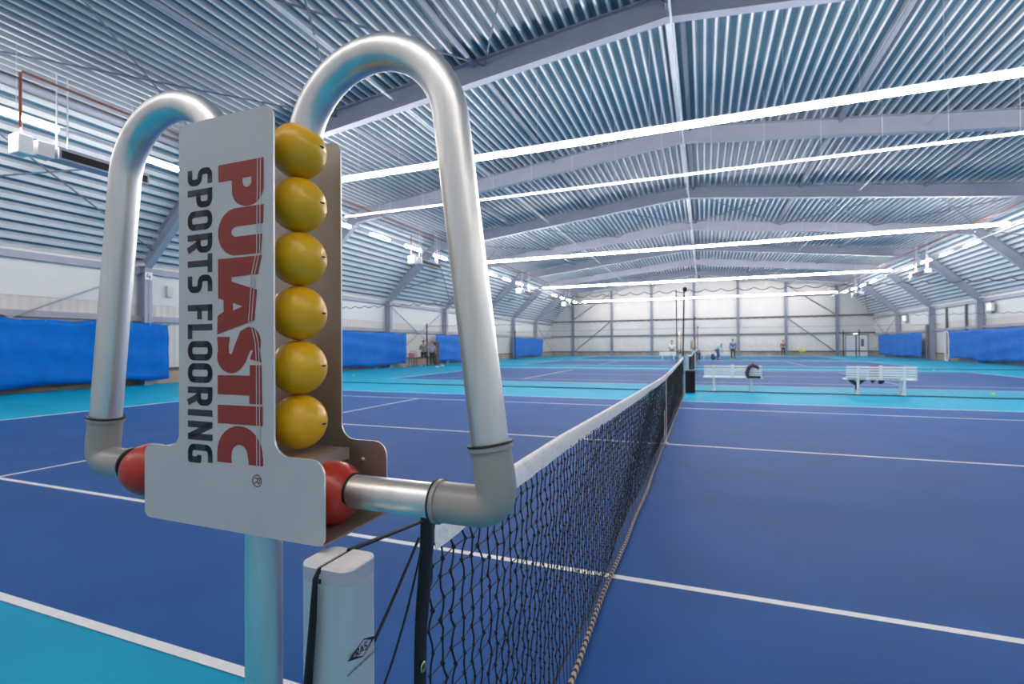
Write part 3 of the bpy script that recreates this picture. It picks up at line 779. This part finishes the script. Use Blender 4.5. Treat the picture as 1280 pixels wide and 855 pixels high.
# ------------------------------------------------------------------ divider nets with poles
def divider(y, nm, lean):
    root = empty('divider_net', (0, y, 0)); x0, x1 = XL+.7, XR-.7
    N = 300
    def top(x): return 2.93-.08*abs(sin((x+.3)*pi/.42))-.06*min(1, abs(x)/10)
    b = MB(); vs = []
    for i in range(N+1):
        x = x0+(x1-x0)*i/N
        for j in range(5):
            s = j/4; vs.append((x, .05*sin(x*2.2+s*1.5)*s+.03*sin(x*5.3)*s, top(x)*(1-s)+.02*s))
    b.add(vs, [(i*5+j, i*5+j+1, (i+1)*5+j+1, (i+1)*5+j) for i in range(N) for j in range(4)], 0, True)
    b.build('netting', M_DIV, root)
    b = MB(); b.tube([(x0+(x1-x0)*i/N, .04*sin(i*.35), .02) for i in range(N+1)], .016, 6); b.build('bottom_rope', mat('dark_green_rope', (0.006, 0.07, 0.075, 1), .8), root)
    b = MB(); b.tube([(x0+(x1-x0)*i/(N*2), 0, top(x0+(x1-x0)*i/(N*2))) for i in range(2*N+1)], .012, 5); b.build('top_cord', M_RAIL, root)
    tag(root, 'pale divider net with a dark bottom rope, %s' % nm, 'net')
    p = empty('divider_pole', (-.02, y-.16, 0))
    b = MB(); b.tube([(-lean, 0, .01), (0, 0, 2.95)], .020, 10); b.build('pole', M_BLACK, p)
    b = MB(); b.lathe([(.001, -.04), (.06, -.04), (.06, .04), (.001, .04)], (0.02, 0, 2.93), axis='Y', n=14); b.build('pulley', M_BLACK, p)
    b = MB(); b.cbox((-lean, 0, .01), (.14, .14, .02)); b.build('foot', M_BLACK, p)
    tag(p, 'tall black pole holding up the divider net, %s' % nm, 'pole', 'divider net poles')
divider(8.2, 'between the first and second court', .07)
divider(24.4, 'between the second and third court', 0)
divider(40.6, 'between the third and fourth court', 0)
b = MB(); b.tube([(-.24, 8.15, 0), (-.24, 8.15, 2.93)], .012, 8); tag(b.build('divider_rope', M_BLACK), 'thin black pull rope left of the nearest divider pole', 'rope')
# black box under the pole
bx = empty('equipment_box', (.10, 7.74, 0))
b = MB(); b.cbox((0, 0, .31), (.31, .26, .60)); b.build('body', M_BLACK, bx, bevel=.012)
b = MB(); b.cbox((0, 0, .625), (.33, .28, .03)); b.build('lid', M_STEELD, bx, bevel=.008)
tag(bx, 'black upright box standing behind the far end of the nearest net', 'box')

# ------------------------------------------------------------------ benches
def make_bench():
    r = empty('bench')
    for k in range(5):
        b = MB(); b.cbox((0, -.02-.006*k, .46+.065*k), (1.5, .022, .048)); b.build('back_slat', M_WBENCH, r, bevel=.004)
    for k in range(3):
        b = MB(); b.cbox((0, .09+.12*k, .40), (1.55, .105, .028)); b.build('seat_slat', M_WBENCH, r, bevel=.004)
    for sx in (-1, 1):
        b = MB(); x = sx*.49
        b.bar((x, .0, .03), (x, -.045, .75), .055, .05, (1, 0, 0)); b.bar((x, .36, .03), (x, .33, .385), .055, .05, (1, 0, 0)); b.bar((x, -.0, .36), (x, .38, .37), .05, .05)
        b.box((x-.05, -.05, 0), (x+.05, .05, .03)); b.box((x-.05, .31, 0), (x+.05, .41, .03))
        b.build('leg', M_WBENCH, r)
    b = MB(); b.cbox((0, -.03, .58), (.07, .045, .38)); b.build('back_strap', M_WBENCH, r, bevel=.01)
    return r
bench = make_bench()
BG = 'white slatted benches beside the courts'
bench.location = (1.24, 8.42, 0); tag(bench, 'white slatted bench with a dark purple bag, nearer the net', 'bench', BG)
def mk_bench(x, y, rz, lab): o = copy_tree(bench); o.location = (x, y, 0); o.rotation_euler = (0, 0, rz); tag(o, lab, 'bench', BG)
mk_bench(4.74, 8.42, radians(-4), 'white slatted bench with red and dark clothes, on the right')
mk_bench(.98, 42.75, 0, 'small far white bench beside the black box, right of the third net')
mk_bench(2.30, 42.05, 0, 'small far white bench between the two people in blue')
mk_bench(-2.6, 41.0, 0, 'small far white bench left of the nets')
# bag on bench one
g = empty('sports_bag', (1.76, 8.30, .40))
b = MB(); b.tube([(-.14, 0, .02), (-.16, 0, .15), (-.10, 0, .30), (0, 0, .36), (.10, 0, .31), (.15, 0, .26)], [.04, .05, .052, .05, .045, .03], 12); b.build('body', mat('plum_fabric', (0.075, 0.012, 0.035, 1), .7, bump=.5, bscale=20), g)
b = MB(); b.cbox((.02, 0, .03), (.34, .09, .06)); b.build('base', M_BLACK, g, bevel=.02)
b = MB(); b.tube([(.0, .0, .37), (.0, .05, .42), (.0, .13, .41), (.0, .14, .30)], .012, 8); b.build('strap', M_BLACK, g)
tag(g, 'dark purple sports bag hanging on the backrest of the bench nearer the net', 'bag')
def cloth(name, pts, th, mt, lab, cat, seed=0):
    b = MB(); n = len(pts)
    rnd = random.Random(seed)
    vs = [(x+rnd.uniform(-.006, .006), y-th/2, z) for x, y, z in pts]+[(x, y+th/2, z) for x, y, z in pts]
    b.add(vs, [tuple(range(n)), tuple(range(2*n-1, n-1, -1))]+[(i, (i+1) % n, n+(i+1) % n, n+i) for i in range(n)])
    tag(b.build(name, mt, bevel=min(th*.25, .008)), lab, cat)
M_REDC = mat('red_fabric', (0.50, 0.035, 0.045, 1), .8, bump=.4, bscale=30)
M_OLV = mat('dark_olive_fabric', (0.025, 0.022, 0.016, 1), .8, bump=.4, bscale=30)
M_NAVY = mat('navy_fabric', (0.010, 0.018, 0.075, 1), .8, bump=.4, bscale=30)
cloth('red_jacket', [(4.50, 8.49, .425), (4.76, 8.49, .425), (4.74, 8.46, .60), (4.75, 8.44, .76), (4.52, 8.44, .77), (4.50, 8.46, .60)], .05, M_REDC, 'red jacket leaning against the slats of the right bench', 'jacket')
cloth('trousers', [(4.14, 8.72, .425), (4.50, 8.72, .425), (4.50, 8.74, .36), (4.36, 8.76, .24), (4.33, 8.76, .10), (4.27, 8.76, .10), (4.26, 8.76, .22), (4.12, 8.75, .33)], .05, M_OLV, 'dark olive trousers draped over the seat of the right bench', 'trousers')
cloth('dark_sweater', [(4.05, 8.60, .418), (4.45, 8.60, .418), (4.44, 8.60, .47), (4.25, 8.60, .49), (4.06, 8.60, .46)], .16, M_BLACK, 'black folded sweater on the left half of the right bench', 'sweater')
cloth('navy_sweater', [(4.62, 8.81, .44), (4.94, 8.81, .44), (4.93, 8.83, .30), (4.86, 8.84, .26), (4.81, 8.84, .27), (4.80, 8.83, .37), (4.74, 8.83, .38), (4.70, 8.84, .29), (4.64, 8.84, .30)], .03, M_NAVY, 'navy sweater hanging over the front edge of the right bench', 'sweater')
cloth('folded_towel', [(4.80, 8.60, .418), (5.20, 8.60, .418), (5.19, 8.60, .45), (4.82, 8.60, .455)], .18, M_NAVY, 'dark folded towel on the right half of the right bench', 'towel')

# ------------------------------------------------------------------ tennis balls
def seam_ball():
    b = MB(); b.ball((0, 0, .033), .033, 16); return b.build('tennis_ball', M_BALL)
tb = seam_ball(); first = True
TB = [(7.27, 9.04, 'tennis ball on the turquoise strip right of the right bench'), (10.9, 22.9, 'tennis ball near the second divider net, far right'), (9.8, 23.2, 'tennis ball left of the far right one beside the second divider net'),
      (-14.98, 11.25, 'pale tennis ball nearest the scoreboard on the left run-off'), (-14.73, 11.94, 'tennis ball just right of the one nearest the scoreboard'), (-17.9, 18.0, 'yellow tennis ball under the left wall tarpaulin, first'),
      (-17.6, 18.9, 'tennis ball under the left wall tarpaulin, second'), (-17.9, 21.0, 'tennis ball under the left wall tarpaulin, third'), (-18.2, 21.3, 'tennis ball left of the ball basket'),
      (12.45, 49.2, 'tiny tennis ball on the far right run-off'), (5.2, 50.3, 'tiny tennis ball on the fourth court')]
for x, y, lb in TB:
    o = tb if first else copy_tree(tb); first = False; o.location = (x, y, 0.002)
    o.scale = (1.15,)*3
    tag(o, lb, 'tennis ball', 'tennis balls lying on the floor')
for x, y, lb in ((-15.8, 21.6, 'white flat marker disc in front of the second left tarpaulin gap'), (-16.6, 23.7, 'white flat marker disc behind the other white one, left run-off')):
    b = MB(); b.lathe([(.16, .002), (.15, .02), (.07, .07), (.05, .07), (.001, .06)], (x, y, 0), n=20); tag(b.build('marker_disc', M_WHITE), lb, 'marker', 'white marker discs')

# ------------------------------------------------------------------ people
def skin_mesh(name, verts, edges, radii, mt, parent, sub=2):
    me = bpy.data.meshes.new(name); me.from_pydata(verts, edges, [])
    o = bpy.data.objects.new(name, me); COL.objects.link(o)
    md = o.modifiers.new('skin', 'SKIN'); md.use_smooth_shade = True
    lay = me.skin_vertices[0].data if me.skin_vertices else None
    if lay:
        for i, r in enumerate(radii): lay[i].radius = (r, r) if not isinstance(r, tuple) else r
        lay[0].use_root = True
    s = o.modifiers.new('sub', 'SUBSURF'); s.levels = sub; s.render_levels = sub
    bpy.context.view_layer.update()
    dg = bpy.context.evaluated_depsgraph_get()
    me2 = bpy.data.meshes.new_from_object(o.evaluated_get(dg))
    bpy.data.objects.remove(o); me2.name = name; me2.materials.clear(); me2.materials.append(mt)
    for p in me2.polygons: p.use_smooth = True
    o2 = bpy.data.objects.new(name, me2); COL.objects.link(o2); o2.parent = parent
    return o2
def person(loc, rz, H, J, top, bottom, shoes, hair, label, long_legs=True, long_sleeves=True, cap=None):
    """J: joint dict for a 1.75 m figure facing -Y"""
    root = empty('person', loc, rz); k = H/1.75; root.scale = (k, k, k)
    N = ['pelvis', 'belly', 'chest', 'neck', 'head0', 'head1', 'head2', 'shL', 'elL', 'wrL', 'shR', 'elR', 'wrR', 'hipL', 'knL', 'anL', 'toL', 'hipR', 'knR', 'anR', 'toR']
    rad = dict(pelvis=.125, belly=.115, chest=.135, neck=.055, head0=.075, head1=.088, head2=.062, shL=.062, elL=.042, wrL=.028, shR=.062, elR=.042, wrR=.028, hipL=.088, knL=.056, anL=.038, toL=.032, hipR=.088, knR=.056, anR=.038, toR=.032)
    V = [Vector(J[n]) for n in N]; ix = {n: i for i, n in enumerate(N)}
    E = [(ix[a], ix[b]) for a, b in (('pelvis', 'belly'), ('belly', 'chest'), ('chest', 'neck'), ('neck', 'head0'), ('head0', 'head1'), ('head1', 'head2'), ('chest', 'shL'), ('shL', 'elL'), ('elL', 'wrL'), ('chest', 'shR'), ('shR', 'elR'), ('elR', 'wrR'), ('pelvis', 'hipL'), ('hipL', 'knL'), ('knL', 'anL'), ('anL', 'toL'), ('pelvis', 'hipR'), ('hipR', 'knR'), ('knR', 'anR'), ('anR', 'toR'))]
    R = [rad[n] for n in N]
    VV = list(V); EE = list(E); RR = list(R)
    for s in 'LR':          # hand: palm, four fingers and a thumb
        w = J['wr'+s]; w = Vector(w); d = (w-Vector(J['el'+s])).normalized(); side = d.cross(Vector((0, 1, 0)))
        side = side.normalized() if side.length > .1 else Vector((1, 0, 0)); nn = side.cross(d)
        palm = w+d*.06; pi_ = len(VV); VV.append(palm); EE.append((ix['wr'+s], pi_)); RR.append((.03))
        for f in range(4):
            b0 = palm+d*.03+nn*(.021*(f-1.5)); t1 = b0+d*.035+side*.004; t2 = t1+d*(.028-.004*abs(f-1.3))+side*.012
            a = len(VV); VV += [b0, t1, t2]; EE += [(pi_, a), (a, a+1), (a+1, a+2)]; RR += [.011, .009, .008]
        th0 = w+d*.03-nn*.032; th1 = th0+d*.03-nn*.012; a = len(VV); VV += [th0, th1]; EE += [(pi_, a), (a, a+1)]; RR += [.012, .009]
    body = skin_mesh('body', VV, EE, RR, M_SKIN, root, 2)
    def sub(names, extra, mt, nm, grow):
        id2 = {n: i for i, n in enumerate(names)}
        vs = [Vector(J[n]) for n in names]; es = [(id2[a], id2[b]) for a, b in extra]; rs = [rad[n]*grow+.008 for n in names]
        skin_mesh(nm, vs, es, rs, mt, root, 1)
    arms = [('chest', 'shL'), ('shL', 'elL'), ('chest', 'shR'), ('shR', 'elR')]; an = ['shL', 'elL', 'shR', 'elR']
    if long_sleeves: arms += [('elL', 'wrL'), ('elR', 'wrR')]; an += ['wrL', 'wrR']
    sub(['pelvis', 'belly', 'chest']+an, [('pelvis', 'belly'), ('belly', 'chest')]+arms, top, 'shirt', 1.08)
    legs = [('pelvis', 'hipL'), ('hipL', 'knL'), ('pelvis', 'hipR'), ('hipR', 'knR')]; ln = ['hipL', 'knL', 'hipR', 'knR']
    if long_legs: legs += [('knL', 'anL'), ('knR', 'anR')]; ln += ['anL', 'anR']
    sub(['pelvis']+ln, legs, bottom, 'trousers' if long_legs else 'shorts', 1.10)
    for s in 'LR':
        a, t = Vector(J['an'+s]), Vector(J['to'+s]); skin_mesh('shoe', [a+Vector((0, .03, -.035)), t+Vector((0, 0, -.004))], [(0, 1)], [.044, .038], shoes, root, 1)
    h0, h1, h2 = Vector(J['head0']), Vector(J['head1']), Vector(J['head2'])
    up = (h2-h0).normalized()
    b = MB(); c = h1+up*.045; c.y += .012
    b.ball(tuple(c), .093, 18, sc=(.88, 1.02, .82)); b.build('hair', cap or hair, root)
    # face: eyes, nose, mouth, ears
    fwd = Vector((0, -1, 0)); fwd = (fwd-up*fwd.dot(up)).normalized(); sd = up.cross(fwd)
    b = MB()
    for s in (-1, 1): q = h1+fwd*.083+sd*s*.03; b.ball(tuple(q), .009, 8)
    b.build('eyes', M_BLACK, body)
    b = MB(); q = h1+fwd*.088-up*.03; b.ball(tuple(q), .014, 8, sc=(.8, 1.1, 1.4))
    for s in (-1, 1): q = h1+sd*s*.082-up*.02; b.ball(tuple(q), .02, 8, sc=(.4, .7, 1.2))
    b.build('nose_and_ears', M_SKIN, body)
    b = MB(); q = h1+fwd*.078-up*.065; b.ball(tuple(q), .02, 8, sc=(1, .4, .3)); b.build('mouth', M_REDC, body)
    tag(root, label, 'person')
    return root
STAND = dict(pelvis=(0, 0, .96), belly=(0, 0, 1.12), chest=(0, .0, 1.31), neck=(0, 0, 1.48), head0=(0, -.015, 1.57), head1=(0, -.02, 1.64), head2=(0, -.01, 1.70),
             shL=(.18, 0, 1.40), elL=(.24, .02, 1.13), wrL=(.23, -.08, .90), shR=(-.18, 0, 1.40), elR=(-.24, .02, 1.13), wrR=(-.23, -.08, .90),
             hipL=(.09, 0, .88), knL=(.11, -.01, .49), anL=(.12, .02, .09), toL=(.13, -.14, .05), hipR=(-.09, 0, .88), knR=(-.11, -.01, .49), anR=(-.12, .02, .09), toR=(-.13, -.14, .05))
HANDSUP = dict(STAND, elL=(.25, -.04, 1.14), wrL=(.12, -.24, 1.16), elR=(-.25, -.04, 1.14), wrR=(-.10, -.24, 1.14))
LEAN = dict(pelvis=(0, .10, .92), belly=(0, .02, 1.06), chest=(0, -.14, 1.20), neck=(0, -.27, 1.33), head0=(0, -.33, 1.40), head1=(0, -.37, 1.46), head2=(0, -.38, 1.52),
            shL=(.18, -.2, 1.28), elL=(.24, -.28, 1.02), wrL=(.18, -.36, .80), shR=(-.18, -.2, 1.28), elR=(-.24, -.28, 1.02), wrR=(-.18, -.36, .80),
            hipL=(.10, .08, .86), knL=(.13, -.03, .48), anL=(.13, .05, .09), toL=(.14, -.11, .05), hipR=(-.10, .08, .86), knR=(-.13, -.03, .48), anR=(-.13, .05, .09), toR=(-.14, -.11, .05))
F_GREY = mat('grey_knit', (0.20, 0.18, 0.20, 1), .8); F_BLUEJ = mat('bright_blue_jacket', (0.008, 0.13, 0.40, 1), .6); F_CYAN = mat('pale_cyan_top', (0.25, 0.62, 0.72, 1), .8)
F_BLUES = mat('blue_shorts', (0.01, 0.05, 0.26, 1), .7); F_LBLUE = mat('light_blue_shirt', (0.38, 0.42, 0.62, 1), .8); F_DRED = mat('dull_red_top', (0.30, 0.07, 0.07, 1), .8); F_DK = mat('dark_trousers', (0.02, 0.018, 0.02, 1), .8)
F_LIME = mat('lime_shoes', (0.55, 0.75, 0.12, 1), .6)
person((-17.8, 23.2, 0), radians(20), 1.80, HANDSUP, F_GREY, M_BLACK, M_WHITE, M_HAIR, 'person in grey top, black shorts and white shoes by the left wall', False, True)
person((-18.1, 24.9, 0), radians(200), 1.74, STAND, F_LBLUE, F_DK, M_BLACK, M_HAIR, 'person in light blue shirt by the left wall beside a dark post', True, False)
person((2.90, 41.15, 0), radians(190), 1.86, STAND, F_BLUEJ, F_DK, F_LIME, M_HAIR, 'person in bright blue jacket and dark trousers beside the far bench', True, True)
person((1.68, 41.3, 0), radians(60), 1.72, LEAN, F_CYAN, F_BLUES, M_BLACK, F_CYAN, 'person in pale cyan hooded top and blue trousers leaning over the far bench', True, True)
person((9.0, 57.4, 0), radians(0), 1.85, STAND, F_DRED, F_DK, M_BLACK, M_HAIR, 'person in dull red top standing at the far gable wall', True, True)
person((-2.28, 41.75, 0), radians(180), 1.80, STAND, M_WHITE, F_GREY, M_WHITE, M_HAIR, 'dark haired person in white behind the far left bench', True, False)

# ------------------------------------------------------------------ small far things
o = empty('ball_basket', (-17.75, 21.75, 0))
b = MB(); b.cbox((0, 0, .78), (.46, .40, .30)); b.build('basket', mat('salmon_plastic', (0.62, 0.24, 0.22, 1), .6), o, bevel=.02)
for sx in (-1, 1):
    for sy in (-1, 1): b = MB(); b.bar((sx*.2, sy*.17, 0), (sx*.16, sy*.13, .64), .03, .03); b.build('leg', M_BLACK, o)
b = MB(); b.tube([(-.22, 0, .92), (-.22, 0, 1.05), (.22, 0, 1.05), (.22, 0, .92)], .012, 8); b.build('handle', M_RAIL, o)
tag(o, 'salmon pink ball basket on dark legs by the left wall', 'basket')
b = MB(); b.tube([(-18.0, 24.0, 0), (-18.0, 24.0, 3.0)], .045, 10); b.cbox((-18.0, 24.0, .02), (.4, .4, .04)); tag(b.build('divider_pole', M_BLACK), 'dark post of the second divider net beside the left wall', 'pole')
b = MB(); b.tube([(-17.95, 41.7, 0), (-17.95, 41.7, 3.0)], .05, 10); b.cbox((-17.95, 41.7, .02), (.4, .4, .04)); tag(b.build('divider_pole', M_BLACK), 'dark post by the left wall just before the farthest left tarpaulin', 'pole')
b = MB(); b.cbox((-18.15, 25.6, .85), (.25, .5, 1.7)); tag(b.build('cabinet', mat('dark_brown_wood', (0.05, 0.03, 0.025, 1), .6), bevel=.02), 'dark brown narrow cabinet left of the third left tarpaulin', 'cabinet')
o = empty('yellow_crate', (10.95, 57.6, 0))
b = MB(); b.cbox((0, 0, .27), (.5, .45, .54)); b.build('body', M_BLACK if False else mat('tan_board', (0.35, 0.25, 0.2, 1), .8), o, bevel=.01)
b = MB(); b.cbox((0, 0, .72), (.56, .5, .36)); b.build('crate', mat('yellow_crate_plastic', (0.72, 0.66, 0.10, 1), .6), o, bevel=.03)
tag(o, 'yellow crate on a low tan box by the far gable wall', 'crate')
o = empty('black_bin', (.0, 41.2, 0))
b = MB(); b.lathe([(.001, 0), (.19, 0), (.22, .62), (.001, .62)], (0, 0, 0), n=18); b.build('body', M_BLACK, o)
b = MB(); b.lathe([(.001, .70), (.15, .69), (.235, .64), (.235, .62)], (0, 0, 0), n=18); b.build('lid', F_GREY, o)
tag(o, 'black bin left of the far bench near the third net', 'bin')
b = MB(); b.ball((1.28, 41.0, .22), .22, 14, sc=(1, .8, 1)); b.ball((1.24, 41.0, .46), .13, 12, sc=(1, .8, .7)); tag(b.build('kit_bag', M_NAVY), 'navy bag on the floor beside the person in cyan', 'bag')
# doors in the far wall
for n, (x0, x1, lab) in enumerate(((15.45, 16.35, 'plain grey-white door leaf in the far wall, left'), (16.50, 17.50, 'white door in the far wall with a narrow window'))):
    o = empty('door_%d' % (n+1), ((x0+x1)/2, YF-.06, 0)); w = x1-x0
    b = MB(); b.box((-w/2, -.05, .0), (w/2, .03, 2.32)); b.build('leaf', M_WHITE if n else M_WALLW, o, bevel=.006)
    b = MB()
    for a in (-w/2-.03, w/2+.03): b.box((a-.03, -.07, 0), (a+.03, .03, 2.40))
    b.box((-w/2-.06, -.07, 2.34), (w/2+.06, .03, 2.42)); b.build('frame', M_STEELD, o)
    b = MB(); b.tube([(w/2-.1, -.05, 1.05), (w/2-.1, -.1, 1.05), (w/2-.22, -.1, 1.05)], .012, 8); b.build('handle', M_STEELD, o)
    if n: b = MB(); b.box((-.12, -.056, 1.1), (.16, -.046, 1.9)); b.build('pane', mat('dark_glass', (0.10, 0.11, 0.2, 1), .1), o)
    tag(o, lab, 'door', kind='structure')
b = MB(); b.box((16.2, YF-.14, 2.45), (16.55, YF-.06, 2.62)); tag(b.build('exit_lamp', emit('exit_glow', (.8, 1, .95, 1), 3)), 'small lit emergency lamp above the far doors', 'light')
# extra posts near the far door and on the right wall
for x, y, h, lab in ((15.0, 57.9, 2.9, 'thin black pole left of the far doors'), (16.4, 57.5, 2.9, 'thin black pole in front of the far doors')):
    b = MB(); b.tube([(x, y, 0), (x, y, h)], .05, 8); tag(b.build('divider_pole', M_BLACK), lab, 'pole')
# right wall: dark panel between posts, white frame, extra mullions, lamps
b = MB(); b.box((XR-.62, 43.35, 0), (XR-.56, 43.75, 2.9)); tag(b.build('wall_screen', M_RAIL), 'dark grey upright panel in front of a column on the right wall', 'panel')
b = MB()
for y in (40.0, 40.6): b.box((XR-.5, y-.05, 0), (XR-.38, y+.05, 2.3))
b.box((XR-.5, 39.95, 2.2), (XR-.38, 40.65, 2.3)); b.box((XR-.5, 39.95, 0), (XR-.38, 40.65, .1)); tag(b.build('goal_frame', M_WHITE), 'white narrow upright frame beside the nearest right tarpaulin', 'frame')
for y in (38.2, 41.3): 
    b = MB(); b.box((XR-.14, y-.08, .5), (XR-.02, y+.08, 4.2)); tag(b.build('wall_post', M_RAIL), 'dark post on the right wall, %s' % ('nearer' if y < 40 else 'farther'), 'post', kind='structure')
for x, y, lab in ((XR-.35, 34.6, 'round white flood lamp high on the right wall, nearer'), (XR-.35, 49.4, 'round white flood lamp high on the right wall, farther')):
    o = empty('flood_lamp', (x, y, 3.7)); b = MB(); b.cbox((.1, .0, 0), (.16, .75, .55)); b.build('casing', M_WHITE, o, bevel=.04)
    b = MB(); b.lathe([(.001, -.05), (.14, -.04), (.17, 0), (.17, .06)], (0, -.1, 0), axis='X', n=20); b.build('lens', emit('lens_glow', (1, 1, 1, 1), 2.2), o)
    b = MB(); b.box((.15, -.05, -.4), (.30, .05, .4)); b.build('bracket', M_STEELD, o)
    tag(o, lab, 'lamp')

o = empty('number_sign', (XL+.46, 5.3, 4.02))
b = MB(); b.box((-.005, -.13, -.14), (.012, .13, .14)); b.build('board', M_WHITE, o)
b = MB(); tfs = lambda y, z: (.0135, y, z)
stroke(b, [(-.03, .10), (-.07, -.03), (.06, -.03)], .028, 0, tfs); stroke(b, [(.03, .04), (.03, -.10)], .028, 0, tfs); b.build('number', M_TXTB, o)
tag(o, 'small white sign with the number 4 on the nearest left column', 'sign')
b = MB(); b.box((XL+.0, 6.2, 3.35), (XL+.16, 6.42, 3.78)); tag(b.build('wall_box', M_WALLX, bevel=.01), 'small cream box high on the left wall right of the nearest column', 'box')
# ------------------------------------------------------------------ heating units, pipes
def make_heater():
    r = empty('air_heater')
    b = MB(); b.box((-.25, -.28, -.22), (.15, .0, .22)); b.build('fan_casing', M_WHITE, r, bevel=.03)
    b = MB(); b.box((-.22, .08, -.16), (.14, .40, .18)); b.build('burner_box', M_WALLW, r, bevel=.02)
    b = MB(); b.box((-.2, .45, -.14), (.2, 2.5, .14)); b.build('duct', M_STEEL, r, bevel=.01)
    b = MB(); b.box((.195, .5, -.10), (.215, 2.45, .08)); b.build('grille', M_BLACK, r)
    for y in (.5, .72, 2.2, 2.42):
        for x in (-.0,): b = MB(); b.box((x-.012, y-.012, .12), (x+.012, y+.012, 1.95)); b.build('hanger_rod', M_WTUBE, r)
    b = MB(); b.tube([(-.15, -.1, .2), (-.15, -.1, 1.3)], .025, 8); b.build('gas_pipe', M_REDP, r)
    return r
ht = make_heater(); first = True
for c, nm in zip((-.35, 15.9, 32.2, 46.5), ('first', 'second', 'third', 'fourth')):
    for side, x, s in (('left', -13.9, 1), ('right', 13.9, -1)):
        o = ht if first else copy_tree(ht); first = False
        o.location = (x, c, 5.98); 
        if s < 0: o.rotation_euler = (0, 0, pi); o.location = (x, c+2.4, 5.98)
        tag(o, 'white air heater with grey duct hung near the %s end of the %s court' % (side, nm), 'heater', 'air heaters under the roof knees')
for side, x in (('left', -13.0), ('right', 13.0)):
    b = MB(); b.tube([(x, -.9, 7.25), (x, YF-3, 7.25)], .03, 8); tag(b.build('gas_main', M_REDP), 'thin red-brown pipe running down the %s side under the roof' % side, 'pipe')
b = MB(); b.tube([(-13.0, -.93, 7.22), (-13.0, -.93, 6.05)], .03, 8); tag(b.build('gas_drop', M_REDP), 'red-brown pipe dropping to the nearest left heater', 'pipe')
